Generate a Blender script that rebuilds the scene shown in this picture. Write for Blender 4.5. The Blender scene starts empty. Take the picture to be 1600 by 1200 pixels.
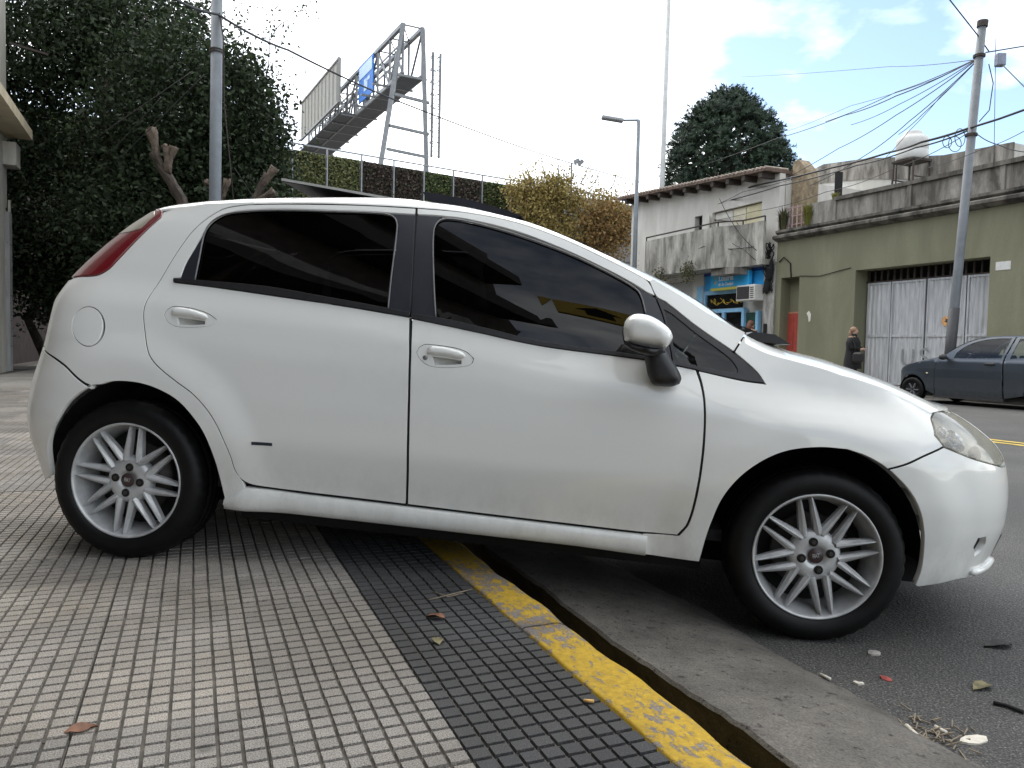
import bpy, bmesh, math, random
import numpy as np
from mathutils import Vector, Matrix
from mathutils.geometry import delaunay_2d_cdt
random.seed(7); RNG = np.random.default_rng(7)
R_ = math.radians

# ---------------------------------------------------------------- camera
FPX, PITCH, ROLL, CAMH = 1200.0, R_(2.6), R_(1.26), 0.965      # focal length in pixels of a 1600 px wide picture
fw = np.array([0, math.cos(PITCH), -math.sin(PITCH)]); r0 = np.array([1.0, 0, 0]); u0 = np.cross(r0, fw)
CR = r0*math.cos(ROLL) + u0*math.sin(ROLL); CU = u0*math.cos(ROLL) - r0*math.sin(ROLL)
CAM = np.array([0, 0, CAMH])
scene = bpy.context.scene; col = scene.collection
cam = bpy.data.cameras.new('camera'); camo = bpy.data.objects.new('camera', cam); col.objects.link(camo)
cam.sensor_fit = 'HORIZONTAL'; cam.sensor_width = 36.0; cam.lens = 36.0*FPX/1600.0
cam.clip_start = 0.05; cam.clip_end = 3000
mw = Matrix.Identity(4)
for i in range(3):
    mw[i][0] = CR[i]; mw[i][1] = CU[i]; mw[i][2] = -fw[i]; mw[i][3] = CAM[i]
camo.matrix_world = mw; scene.camera = camo

# ---------------------------------------------------------------- world, sun, exposure
SUN_EL, SUN_AZ = R_(47), R_(-22)          # azimuth clockwise from +Y
world = bpy.data.worlds.new('World'); scene.world = world; world.use_nodes = True
wn, wl = world.node_tree.nodes, world.node_tree.links
wn.clear()
wo = wn.new('ShaderNodeOutputWorld'); bg = wn.new('ShaderNodeBackground'); bg.inputs[1].default_value = 0.09
sky = wn.new('ShaderNodeTexSky'); sky.sky_type = 'NISHITA'; sky.sun_disc = False
sky.sun_elevation = SUN_EL; sky.sun_rotation = SUN_AZ; sky.air_density = 1.0; sky.dust_density = 0.6
tc = wn.new('ShaderNodeTexCoord')
sep = wn.new('ShaderNodeSeparateXYZ'); wl.new(tc.outputs['Generated'], sep.inputs[0])
def wmath(op, a, b=None, clamp=False):
    n = wn.new('ShaderNodeMath'); n.operation = op; n.use_clamp = clamp
    for i, v in enumerate((a, b)):
        if v is None: continue
        if isinstance(v, (int, float)): n.inputs[i].default_value = v
        else: wl.new(v, n.inputs[i])
    return n.outputs[0]
den = wmath('ADD', wmath('ABSOLUTE', sep.outputs[2]), 0.22)
cmb = wn.new('ShaderNodeCombineXYZ'); wl.new(wmath('DIVIDE', sep.outputs[0], den), cmb.inputs[0]); wl.new(wmath('DIVIDE', sep.outputs[1], den), cmb.inputs[1])
cn = wn.new('ShaderNodeTexNoise'); cn.inputs['Scale'].default_value = 1.05; cn.inputs['Detail'].default_value = 7; cn.inputs['Roughness'].default_value = 0.55
off = wn.new('ShaderNodeVectorMath'); off.operation = 'ADD'; off.inputs[1].default_value = (12.3, 4.1, 2.6)
wl.new(cmb.outputs[0], off.inputs[0]); wl.new(off.outputs[0], cn.inputs['Vector'])
cr = wn.new('ShaderNodeValToRGB'); cr.color_ramp.elements[0].position = 0.38; cr.color_ramp.elements[1].position = 0.60
cr.color_ramp.elements[0].color = (0.0, 0.0, 0.0, 1); cr.color_ramp.elements[1].color = (1, 1, 1, 1)
wl.new(cn.outputs[0], cr.inputs[0])
cn2 = wn.new('ShaderNodeTexNoise'); cn2.inputs['Scale'].default_value = 3.2; cn2.inputs['Detail'].default_value = 5
wl.new(off.outputs[0], cn2.inputs['Vector'])
cr2 = wn.new('ShaderNodeValToRGB'); cr2.color_ramp.elements[0].position = 0.3; cr2.color_ramp.elements[1].position = 0.75
cr2.color_ramp.elements[0].color = (13.6, 13.6, 13.2, 1); cr2.color_ramp.elements[1].color = (16.6, 16.6, 16.2, 1)
wl.new(cn2.outputs[0], cr2.inputs[0])
mx = wn.new('ShaderNodeMixRGB'); wl.new(cr.outputs[0], mx.inputs[0]); wl.new(sky.outputs[0], mx.inputs[1])
# clouds are brighter towards the veiled sun
dt = wn.new('ShaderNodeVectorMath'); dt.operation = 'DOT_PRODUCT'; dt.inputs[1].default_value = (math.sin(SUN_AZ)*math.cos(SUN_EL), math.cos(SUN_AZ)*math.cos(SUN_EL), math.sin(SUN_EL)); wl.new(tc.outputs['Generated'], dt.inputs[0])
bf_ = wmath('MULTIPLY_ADD', wmath('POWER', wmath('MULTIPLY_ADD', dt.outputs['Value'], 0.5), 2.0), 1.0); wn.active = None
dt_half = bf_.node.inputs[0].links[0].from_node.inputs[0].links[0].from_node; dt_half.inputs[2].default_value = 0.5
bf_.node.inputs[1].default_value = 0.30; bf_.node.inputs[2].default_value = 0.76
vm = wn.new('ShaderNodeVectorMath'); vm.operation = 'SCALE'; wl.new(cr2.outputs[0], vm.inputs[0]); wl.new(bf_, vm.inputs['Scale']); wl.new(vm.outputs[0], mx.inputs[2])
wl.new(mx.outputs[0], bg.inputs[0]); wl.new(bg.outputs[0], wo.inputs[0])
sl = bpy.data.lights.new('sun', 'SUN'); sl.energy = 0.5; sl.angle = R_(50); sl.color = (1, 0.94, 0.84)
so = bpy.data.objects.new('sun', sl); col.objects.link(so)
sd = Vector((math.sin(SUN_AZ)*math.cos(SUN_EL), math.cos(SUN_AZ)*math.cos(SUN_EL), math.sin(SUN_EL)))
so.rotation_euler = sd.to_track_quat('Z', 'Y').to_euler(); so.location = (0, -5, 20)
vs = scene.view_settings; vs.view_transform = 'Standard'; vs.look = 'None'; vs.gamma = 1; vs.exposure = 1.4
scene.cycles.use_denoising = True
scene.cycles.max_bounces = 8; scene.cycles.transparent_max_bounces = 12

# ---------------------------------------------------------------- helpers
STA = R_(24.0); CA, SA = math.cos(STA), math.sin(STA)
def W(t, s, z=0.0):
    """street frame (t across towards the far side, s along the street) to world"""
    return Vector((t*CA - s*SA, t*SA + s*CA, z))
STN = R_(22.5); CN, SN_ = math.cos(STN), math.sin(STN)       # the near kerb runs at a slightly different angle
def WN(t, s, z=0.0): return Vector((t*CN - s*SN_, t*SN_ + s*CN, z))
def ray(px, py): return fw + CR*(px-800)/FPX - CU*(py-600)/FPX
def at_z(px, py, z):
    d = ray(px, py); p = CAM + d*(z-CAMH)/d[2]
    return (p[0]*CA + p[1]*SA, -p[0]*SA + p[1]*CA)                 # t, s
def at_zn(px, py, z):
    d = ray(px, py); p = CAM + d*(z-CAMH)/d[2]
    return (p[0]*CN + p[1]*SN_, -p[0]*SN_ + p[1]*CN)
def at_t(px, py, t):
    d = ray(px, py); k = t/(d[0]*CA + d[1]*SA); p = CAM + d*k
    return (-p[0]*SA + p[1]*CA, p[2])                              # s, z
def at_y(px, py, Y):
    d = ray(px, py); p = CAM + d*(Y/d[1]); return Vector(p)
def proj(p):
    d = np.asarray(p) - CAM; z = d @ fw
    return np.stack([800 + FPX*(d @ CR)/z, 600 - FPX*(d @ CU)/z], -1)

def link(o, parent=None):
    col.objects.link(o)
    if parent is not None: o.parent = parent
    return o
def tag(o, label=None, cat=None, group=None, kind=None):
    for k, v in (('label', label), ('category', cat), ('group', group), ('kind', kind)):
        if v: o[k] = v
    return o
def empty(name, loc=(0, 0, 0), rz=0.0):
    o = bpy.data.objects.new(name, None); o.location = loc; o.rotation_euler = (0, 0, rz); o.empty_display_size = 0.2
    return link(o)
def mesh(name, v, f, mat=None, parent=None, smooth=False, loc=None, rz=None, normals=None):
    me = bpy.data.meshes.new(name)
    me.from_pydata([tuple(map(float, p)) for p in v], [], [tuple(map(int, q)) for q in f])
    if smooth or normals is not None: me.polygons.foreach_set('use_smooth', [True]*len(me.polygons))
    me.update()
    if normals is not None: me.normals_split_custom_set_from_vertices([tuple(map(float, n)) for n in normals])
    if mat is not None:
        for m in (mat if isinstance(mat, (list, tuple)) else [mat]): me.materials.append(m)
    o = bpy.data.objects.new(name, me)
    if loc is not None: o.location = loc
    if rz is not None: o.rotation_euler = (0, 0, rz)
    return link(o, parent)
LAST = [None]
class MB:
    """collects shapes, builds one mesh object"""
    def __init__(self): self.v = []; self.f = []
    def add(self, v, f):
        n = len(self.v); self.v += [tuple(p) for p in v]; self.f += [tuple(n+i for i in q) for q in f]; return self
    def box(self, x0, x1, y0, y1, z0, z1, bev=0.0):
        if bev <= 0:
            return self.add([(x0,y0,z0),(x1,y0,z0),(x1,y1,z0),(x0,y1,z0),(x0,y0,z1),(x1,y0,z1),(x1,y1,z1),(x0,y1,z1)],
                [(0,3,2,1),(4,5,6,7),(0,1,5,4),(1,2,6,5),(2,3,7,6),(3,0,4,7)])
        bm = bmesh.new(); bmesh.ops.create_cube(bm, size=1)
        for q in bm.verts: q.co = Vector(((x0+x1)/2+q.co.x*(x1-x0), (y0+y1)/2+q.co.y*(y1-y0), (z0+z1)/2+q.co.z*(z1-z0)))
        bmesh.ops.bevel(bm, geom=list(bm.edges), offset=bev, segments=1, affect='EDGES'); return self.bm(bm)
    def bm(self, bm):
        bm.verts.index_update(); self.add([q.co[:] for q in bm.verts], [[q.index for q in f.verts] for f in bm.faces]); bm.free(); return self
    def tube(self, pts, r, n=8, cap=True):
        pts = [Vector(p) for p in pts]; rs = r if isinstance(r, (list, tuple)) else [r]*len(pts)
        v = []; f = []; prev = None
        for i, p in enumerate(pts):
            d = (pts[min(i+1, len(pts)-1)] - pts[max(i-1, 0)]).normalized()
            if prev is None: a = d.orthogonal().normalized()
            else: a = (prev - d*prev.dot(d)).normalized()
            prev = a; b = d.cross(a)
            for k in range(n):
                q = 2*math.pi*k/n; v.append(p + (a*math.cos(q)+b*math.sin(q))*rs[i])
        for i in range(len(pts)-1):
            for k in range(n): f.append((i*n+k, i*n+(k+1)%n, (i+1)*n+(k+1)%n, (i+1)*n+k))
        if cap: f.append(tuple(range(n))[::-1]); f.append(tuple(range((len(pts)-1)*n, len(pts)*n)))
        return self.add(v, f)
    def bar(self, a, b, w, h=None):
        """square bar between two points"""
        h = w if h is None else h
        a, b = Vector(a), Vector(b); d = (b-a).normalized()
        up = Vector((0, 0, 1)) if abs(d.z) < 0.95 else Vector((0, 1, 0))
        s = d.cross(up).normalized()*w/2; u = s.cross(d).normalized()*h/2
        return self.add([a-s-u, a+s-u, a+s+u, a-s+u, b-s-u, b+s-u, b+s+u, b-s+u], [(0,3,2,1),(4,5,6,7),(0,1,5,4),(1,2,6,5),(2,3,7,6),(3,0,4,7)])
    def lathe(self, prof, n=48, axis='y', close=False):
        """profile [(r, h)] turned about an axis"""
        v = []; f = []; m = len(prof)
        for k in range(n):
            q = 2*math.pi*k/n; c, s = math.cos(q), math.sin(q)
            for r, h in prof:
                v.append((r*c, h, r*s) if axis == 'y' else (r*c, r*s, h))
        for k in range(n):
            for j in range(m-1 if not close else m):
                f.append((k*m+j, k*m+(j+1) % m, ((k+1) % n)*m+(j+1) % m, ((k+1) % n)*m+j))
        return self.add(v, f)
    def prism(self, poly, x0, x1, plane='yz'):
        """polygon in a plane, extruded along the third axis"""
        n = len(poly)
        def P(q, h):
            a, b = q
            return {'yz': (h, a, b), 'xz': (a, h, b), 'xy': (a, b, h)}[plane]
        v = [P(q, x0) for q in poly] + [P(q, x1) for q in poly]
        return self.add(v, [tuple(range(n))[::-1], tuple(range(n, 2*n))] + [(i, (i+1) % n, n+(i+1) % n, n+i) for i in range(n)])
    def sphere(self, c, r, n=12, m=8):
        rx, ry, rz = r if isinstance(r, (tuple, list)) else (r, r, r)
        v = [(c[0], c[1], c[2]-rz)]; f = []
        for j in range(1, m):
            ph = -math.pi/2 + math.pi*j/m
            for k in range(n):
                q = 2*math.pi*k/n; v.append((c[0]+rx*math.cos(ph)*math.cos(q), c[1]+ry*math.cos(ph)*math.sin(q), c[2]+rz*math.sin(ph)))
        v.append((c[0], c[1], c[2]+rz)); L = len(v)-1
        for k in range(n):
            f.append((0, 1+(k+1) % n, 1+k)); f.append((L, L-n+k, L-n+(k+1) % n))
        for j in range(m-2):
            for k in range(n): f.append((1+j*n+k, 1+j*n+(k+1) % n, 1+(j+1)*n+(k+1) % n, 1+(j+1)*n+k))
        return self.add(v, f)
    def build(self, name, mat, parent=None, smooth=False, loc=None, rz=None):
        o = mesh(name, self.v, self.f, mat, parent, smooth, loc, rz)
        bm = bmesh.new(); bm.from_mesh(o.data); bmesh.ops.recalc_face_normals(bm, faces=bm.faces); bm.to_mesh(o.data); bm.free()
        if smooth: o.data.polygons.foreach_set('use_smooth', [True]*len(o.data.polygons))
        LAST[0] = o
        return o
def inpoly(p, poly):
    x, y = p[..., 0], p[..., 1]; r = np.zeros(x.shape, bool); q = np.asarray(poly); n = len(q)
    for i in range(n):
        x1, y1 = q[i]; x2, y2 = q[(i+1) % n]
        c = ((y1 > y) != (y2 > y))
        with np.errstate(divide='ignore', invalid='ignore'):
            r ^= c & (x < (x2-x1)*(y-y1)/(y2-y1+1e-30)+x1)
    return r
def triangulate(outer, holes=(), grid=None, extra=None):
    """constrained triangulation of a polygon with holes, with interior grid points"""
    loops = [np.asarray(outer, float)] + [np.asarray(h, float) for h in holes]
    pts = []; ed = []
    for L in loops:
        n0 = len(pts); n = len(L); pts += [tuple(p) for p in L]; ed += [(n0+i, n0+(i+1) % n) for i in range(n)]
    if grid:
        lo = loops[0].min(0); hi = loops[0].max(0)
        gx, gy = np.meshgrid(np.arange(lo[0]+grid*.5, hi[0], grid), np.arange(lo[1]+grid*.5, hi[1], grid))
        g = np.stack([gx.ravel(), gy.ravel()], 1)
        m = inpoly(g, loops[0])
        for h in loops[1:]: m &= ~inpoly(g, h)
        g = g[m]
        B = np.array(pts)
        if len(g):
            d = np.min(np.hypot(g[:, None, 0]-B[None, :, 0], g[:, None, 1]-B[None, :, 1]), 1); g = g[d > grid*.45]
            pts += [tuple(p) for p in g]
    r = delaunay_2d_cdt([Vector(p) for p in pts], ed, [], 0, 1e-6)
    V = np.array([tuple(p) for p in r[0]]); F = [tuple(f) for f in r[2]]
    if not F: return V, []
    T = np.array([f[:3] for f in F]); c = V[T].mean(1)
    m = inpoly(c, loops[0])
    for h in loops[1:]: m &= ~inpoly(c, h)
    return V, [F[i] for i in np.nonzero(m)[0]]
def smooth_path(p, step, closed=True, sharp=42):
    """Catmull-Rom through the points, keeping sharp corners, resampled to about step"""
    p = [np.asarray(q, float) for q in p]; n = len(p); out = []
    def corner(i):
        if not closed and i in (0, n-1): return True
        a = p[i]-p[i-1]; b = p[(i+1) % n]-p[i]
        la, lb = np.hypot(*a), np.hypot(*b)
        if la < 1e-9 or lb < 1e-9: return True
        return math.degrees(math.acos(max(-1, min(1, float(a @ b)/(la*lb))))) > sharp
    cs = [corner(i) for i in range(n)]
    for i in range(n if closed else n-1):
        a, b = p[i], p[(i+1) % n]; L = np.hypot(*(b-a)); k = max(1, int(math.ceil(L/step)))
        pm = p[i-1] if not cs[i] else 2*a-b; pn = p[(i+2) % n] if not cs[(i+1) % n] else 2*b-a
        m0 = (b-pm); m1 = (pn-a)
        if np.hypot(*m0) > 1e-9: m0 = m0/np.hypot(*m0)*L
        if np.hypot(*m1) > 1e-9: m1 = m1/np.hypot(*m1)*L
        if cs[i]: m0 = (b-a)
        if cs[(i+1) % n]: m1 = (b-a)
        for j in range(k):
            t = j/k; h = (2*t**3-3*t*t+1, t**3-2*t*t+t, -2*t**3+3*t*t, t**3-t*t)
            out.append(h[0]*a + h[1]*m0 + h[2]*b + h[3]*m1)
    if not closed: out.append(p[-1])
    return np.array(out)
def area2(p):
    x, y = p[:, 0], p[:, 1]; return np.sum(x*np.roll(y, -1)-np.roll(x, -1)*y)
def inset(p, d):
    if area2(p) < 0: p = p[::-1]
    e = np.roll(p, -1, 0)-p; e /= np.maximum(np.hypot(e[:, 0], e[:, 1]), 1e-9)[:, None]
    nrm = np.stack([-e[:, 1], e[:, 0]], 1); pn = np.roll(nrm, 1, 0)
    m = nrm+pn; l = np.sum(m*m, 1); m = 2*m/np.maximum(l, 0.8)[:, None]
    return p + m*d*1.0

# ---------------------------------------------------------------- materials
MATS = {}
def new_mat(name):
    m = bpy.data.materials.new(name); m.use_nodes = True
    n = m.node_tree.nodes; l = m.node_tree.links
    return m, n, l, n['Principled BSDF']
def setp(b, **k):
    names = dict(rough='Roughness', metal='Metallic', coat='Coat Weight', coatr='Coat Roughness', spec='Specular IOR Level', sheen='Sheen Weight', trans='Transmission Weight', ior='IOR', sss='Subsurface Weight')
    for a, v in k.items():
        if names[a] in b.inputs: b.inputs[names[a]].default_value = v
def ramp(n, stops):
    r = n.new('ShaderNodeValToRGB'); e = r.color_ramp.elements
    while len(e) < len(stops): e.new(0.5)
    for i, (p, c) in enumerate(stops):
        e[i].position = p; e[i].color = (c[0], c[1], c[2], 1) if len(c) >= 3 else (c[0],)*3+(1,)
    return r
def noise(n, l, scale, detail=5, rough=0.6, coord='Object', stretch=None, dist=0.0):
    t = n.new('ShaderNodeTexCoord'); x = n.new('ShaderNodeTexNoise')
    x.inputs['Scale'].default_value = scale; x.inputs['Detail'].default_value = detail; x.inputs['Roughness'].default_value = rough; x.inputs['Distortion'].default_value = dist
    if stretch:
        mp = n.new('ShaderNodeMapping'); mp.inputs['Scale'].default_value = stretch; l.new(t.outputs[coord], mp.inputs[0]); l.new(mp.outputs[0], x.inputs['Vector'])
    else: l.new(t.outputs[coord], x.inputs['Vector'])
    return x
def mixc(n, l, fac, a, b, mode='MIX'):
    m = n.new('ShaderNodeMixRGB'); m.blend_type = mode
    for i, v in enumerate((fac, a, b)):
        if isinstance(v, (int, float)): m.inputs[i].default_value = v
        elif isinstance(v, (tuple, list)): m.inputs[i].default_value = (v[0], v[1], v[2], 1)
        else: l.new(v, m.inputs[i])
    return m.outputs[0]
def bump(n, l, b, h, strength=0.3, dist=0.01):
    u = n.new('ShaderNodeBump'); u.inputs['Strength'].default_value = strength; u.inputs['Distance'].default_value = dist
    l.new(h, u.inputs['Height']); l.new(u.outputs[0], b.inputs['Normal'])
def M(name, c=(0.5, 0.5, 0.5), var=0.15, scale=8.0, rough=0.6, bmp=0.0, bdist=0.01, c2=None, coord='Object', stretch=None, detail=5, **k):
    """base colour broken up by noise, optional relief"""
    if name in MATS: return MATS[name]
    m, n, l, b = new_mat(name); MATS[name] = m
    x = noise(n, l, scale, detail, 0.6, coord, stretch)
    lo = tuple(v*(1-var) for v in c); hi = c2 if c2 else tuple(min(1, v*(1+var)) for v in c)
    r = ramp(n, [(0.35, lo), (0.68, hi)]); l.new(x.outputs[0], r.inputs[0]); l.new(r.outputs[0], b.inputs['Base Color'])
    setp(b, rough=rough, **k)
    if bmp: bump(n, l, b, x.outputs[0], bmp, bdist)
    return m
def weathered(name, base, dark, amount=0.5, scale=1.6, streak=True, fine=18, rough=0.85, bmp=0.25):
    """plaster or concrete with stains that run down"""
    if name in MATS: return MATS[name]
    m, n, l, b = new_mat(name); MATS[name] = m
    a = noise(n, l, scale, 8, 0.65, 'Object', (1, 1, 0.28) if streak else None, 0.4)
    r = ramp(n, [(0.5-amount*.25, (1,)*3), (0.5+(1-amount)*.4, (0,)*3)]); l.new(a.outputs[0], r.inputs[0])
    f = noise(n, l, fine, 6, 0.7)
    fr = ramp(n, [(0.3, tuple(v*.82 for v in base)), (0.7, base)]); l.new(f.outputs[0], fr.inputs[0])
    l.new(mixc(n, l, r.outputs[0], fr.outputs[0], dark), b.inputs['Base Color'])
    setp(b, rough=rough); bump(n, l, b, f.outputs[0], bmp, 0.01)
    return m
def leafmat(name, cols, rough=0.5, trans=0.25):
    """leaf colour differs from leaf to leaf"""
    if name in MATS: return MATS[name]
    m, n, l, b = new_mat(name); MATS[name] = m
    g = n.new('ShaderNodeNewGeometry')
    r = ramp(n, [(i/(len(cols)-1), c) for i, c in enumerate(cols)]); l.new(g.outputs['Random Per Island'], r.inputs[0])
    l.new(r.outputs[0], b.inputs['Base Color']); setp(b, rough=rough, spec=0.3)
    tb = n.new('ShaderNodeBsdfTranslucent'); l.new(r.outputs[0], tb.inputs[0])
    ms = n.new('ShaderNodeMixShader'); ms.inputs[0].default_value = trans
    out = n['Material Output']; l.new(b.outputs[0], ms.inputs[1]); l.new(tb.outputs[0], ms.inputs[2]); l.new(ms.outputs[0], out.inputs[0])
    return m

def paint(name, c, flake=0.0, rough=0.35, dirt=(0.45, 0.42, 0.37)):
    if name in MATS: return MATS[name]
    m, n, l, b = new_mat(name); MATS[name] = m
    x = noise(n, l, 3.0, 8, 0.7); r = ramp(n, [(0.55, (0,)*3), (0.95, (0.25,)*3)]); l.new(x.outputs[0], r.inputs[0])
    tcd = n.new('ShaderNodeTexCoord'); sz = n.new('ShaderNodeSeparateXYZ'); l.new(tcd.outputs['Object'], sz.inputs[0])
    mr = n.new('ShaderNodeMapRange'); mr.inputs[1].default_value = .22; mr.inputs[2].default_value = .50; mr.inputs[3].default_value = .5; mr.inputs[4].default_value = 0; l.new(sz.outputs[2], mr.inputs[0])
    nd = noise(n, l, 14, 8, .75, 'Object', (1, 1, .6)); ndr = ramp(n, [(.42, (0,)*3), (.75, (1,)*3)]); l.new(nd.outputs[0], ndr.inputs[0])
    md = n.new('ShaderNodeMath'); md.operation = 'MULTIPLY'; l.new(mr.outputs[0], md.inputs[0]); l.new(ndr.outputs[0], md.inputs[1])
    l.new(mixc(n, l, md.outputs[0], mixc(n, l, r.outputs[0], c, dirt), tuple(v*.8 for v in dirt)), b.inputs['Base Color'])
    x2 = noise(n, l, 60, 3, 0.5); rr = ramp(n, [(0.4, (0.008,)*3), (0.8, (0.04,)*3)]); l.new(x2.outputs[0], rr.inputs[0]); l.new(rr.outputs[0], b.inputs['Coat Roughness'])
    setp(b, rough=rough, coat=1.0, metal=flake)
    return m
WHITE = paint('white_car_paint', (0.77, 0.775, 0.75))
GREYP = paint('grey_car_paint', (0.040, 0.050, 0.064), 0.3, 0.35, (0.16, 0.15, 0.13))
TRIM = M('black_plastic_trim', (0.016, 0.016, 0.018), 0.25, 40, 0.42, 0.05, 0.002)
SATIN = M('satin_black_pillar_film', (0.022, 0.024, 0.032), 0.1, 20, 0.32)
RUBBER = M('tyre_rubber', (0.004, 0.004, 0.0043), 0.4, 25, 0.5, 0.15, 0.002, spec=0.25)
SEAL = M('grey_window_seal', (0.16, 0.16, 0.165), 0.2, 30, 0.35)
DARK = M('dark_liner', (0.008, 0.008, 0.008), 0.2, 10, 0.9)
ALLOY = M('silver_alloy', (0.52, 0.525, 0.53), 0.14, 22, 0.38, metal=0.35)
BRAKE = M('brake_metal', (0.06, 0.055, 0.05), 0.3, 20, 0.5, metal=0.6)
CHROME = M('chrome', (0.75, 0.75, 0.76), 0.05, 10, 0.12, metal=1.0)
def glassmat(name, tint, mixv, rough=0.0, diff=None, diffw=0.0):
    if name in MATS: return MATS[name]
    m, n, l, b = new_mat(name); MATS[name] = m
    n.remove(b); out = n['Material Output']
    tr = n.new('ShaderNodeBsdfTransparent'); tr.inputs[0].default_value = (*tint, 1)
    gl = n.new('ShaderNodeBsdfGlossy'); gl.inputs['Roughness'].default_value = rough
    fr = n.new('ShaderNodeFresnel'); fr.inputs[0].default_value = mixv
    ms = n.new('ShaderNodeMixShader'); l.new(fr.outputs[0], ms.inputs[0])
    src = tr.outputs[0]
    if diff:
        df = n.new('ShaderNodeBsdfDiffuse'); x = noise(n, l, 9, 6, 0.7)
        r = ramp(n, [(0.3, tuple(v*.85 for v in diff)), (0.75, diff)]); l.new(x.outputs[0], r.inputs[0]); l.new(r.outputs[0], df.inputs[0])
        md = n.new('ShaderNodeMixShader'); md.inputs[0].default_value = diffw; l.new(tr.outputs[0], md.inputs[1]); l.new(df.outputs[0], md.inputs[2]); src = md.outputs[0]
    l.new(src, ms.inputs[1]); l.new(gl.outputs[0], ms.inputs[2]); l.new(ms.outputs[0], out.inputs[0])
    return m
TINT = glassmat('dark_tinted_glass', (0.006, 0.006, 0.007), 1.5)
CLEAR = glassmat('greenish_car_glass', (0.28, 0.36, 0.35), 1.5)
SHOPG = glassmat('shop_glass', (0.75, 0.8, 0.8), 1.45)

# ================================================================ the white hatchback
# pose solved from the wheels (wheelbase 2.51 m): rear wheels on the pavement, front wheels down on the road
CO = np.array([-1.37406368, 3.66531764, 0.132952035]); yaw, tilt = -0.100835761, -0.0655570183
_ex = np.array([math.cos(yaw)*math.cos(tilt), math.sin(yaw)*math.cos(tilt), math.sin(tilt)]); _ey = np.array([-math.sin(yaw), math.cos(yaw), 0]); _ez = np.cross(_ex, _ey)
CM = np.stack([_ex, _ey, _ez], 1); CL = CM.T @ (CAM-CO)
def plocal(p): return proj(CO + np.asarray(p) @ CM.T)
def car_at_y(px, py, y):
    d = CM.T @ ray(px, py); return CL + d*((y-CL[1])/d[1])
PF, QF, PR, QR, NX0, KU = 3.0, 2.0, 3.4, 2.0, 2.55, 0.62
def ssx(e0, e1, v):
    t = np.clip((v-e0)/(e1-e0), 0, 1); return t*t*(3-2*t)
def belt(x): return np.interp(x, [-.6, .135, .474, .798, 1.024, 1.5, 1.874, 2.05, 2.274, 2.6], [1.09, 1.066, 1.052, 1.03, 1.01, .955, .93, .914, .89, .85])
_zp = np.array([.10, .18, .25, .345, .42, .50, .53, .65, .80, .90, 1.0]); _op = np.array([-.10, -.065, -.045, -.036, -.020, -.004, -.001, 0, -.008, -.024, -.05])
def smooth_interp(v, xp, fp):
    w = .018; return (np.interp(v-w, xp, fp) + 2*np.interp(v, xp, fp) + np.interp(v+w, xp, fp))/4
def half0(x, z):
    b = belt(x); zz = np.where(z < .65, z, .65+(z-.65)/(b-.65)*.33)
    low = .8435 + smooth_interp(zz, _zp, _op)
    h = np.where(z > b, (z-b)*(1-.65*ssx(2.15, 2.5, x)), z-b); top_ = np.where(h > 0, .793-.24*h-.38*h*h, .793-.24*h+1.6*h*h); kk = .006; y = -kk*np.logaddexp(-low/kk, -np.clip(top_, 0, 1)/kk)
    y = y - .045*np.clip((x-1.1)/1.2, -1.3, 1.3)**2*ssx(.75, 1.2, z)
    for cx in (0, 2.51):
        r = np.hypot(x-cx, z-.31); y = y + .018*ssx(.57, .43, r)*ssx(.15, .35, z)
    return y
_th = np.linspace(0, math.pi/2, 300)
SIL_F = np.array([(1405,606),(1430,617),(1460,631),(1478,638),(1501,650),(1531,671),(1558,696),(1570,719),(1575.5,740),(1577,778),(1573,805),(1570,824),(1556,850),(1547,874),(1539,886),(1525,895)], float)
SIL_R = np.array([(248,325),(220,342),(185,366),(120,424),(111,435),(98,449),(86,465),(80,487),(75,512),(68,544),(53,582),(44,615),(41,654),(48,687),(58,717),(70,741)], float)
def x1f(z): return np.where(z < 1.05, -.08, -.08+(z-1.05)*.9)
def fit_ends():
    zf = np.array([.22,.28,.34,.42,.5,.58,.64,.68,.72,.76,.80,.84,.88]); xf = []
    for z in zf:
        lo, hi = 2.6, 3.9
        for _ in range(30):
            m = (lo+hi)/2; x = NX0+(m-NX0)*np.sin(_th)**(2/PF); y = half0(x, z+0*x)*np.cos(_th)**(2/QF)
            q = plocal(np.stack([x, -y, z+0*x], 1)); e = np.max(q[:, 0]-np.interp(q[:, 1], SIL_F[:, 1], SIL_F[:, 0]))
            lo, hi = (lo, m) if e > 0 else (m, hi)
        xf.append(m)
    zr = np.array([.22,.26,.32,.4,.48,.56,.64,.72,.80,.88,.96,1.02,1.06,1.12,1.2,1.28,1.34,1.38]); xr = []
    for z in zr:
        lo, hi = -1.2, .1; x1 = x1f(z)
        for _ in range(30):
            m = (lo+hi)/2; x = x1-(x1-m)*np.sin(_th)**(2/PR); y = half0(x, z+0*x)*np.cos(_th)**(2/QR)
            q = plocal(np.stack([x, -y, z+0*x], 1)); e = np.min(q[:, 0]-np.interp(q[:, 1], SIL_R[:, 1], SIL_R[:, 0]))
            lo, hi = (m, hi) if e < 0 else (lo, m)
        xr.append(m)
    return zf, np.array(xf), zr, np.array(xr)
_zf, _xf, _zr, _xr = fit_ends()
_zf = np.append(_zf, [1.0, 1.2]); _xf = np.append(_xf, [2.85, 2.7])
def xfz(z): return smooth_interp(z, _zf, _xf)
def xrz(z): return smooth_interp(z, _zr, _xr)
def unfold(x, z):
    x1 = x1f(z)
    u = np.clip((x-NX0)/(xfz(z)-NX0), 0, 1); v = np.clip((x1-x)/(x1-xrz(z)), 0, 1)
    return np.where(x > NX0, NX0+KU*np.arcsin(u**(PF/2)), np.where(x < x1, x1-KU*np.arcsin(v**(PR/2)), x))
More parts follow.
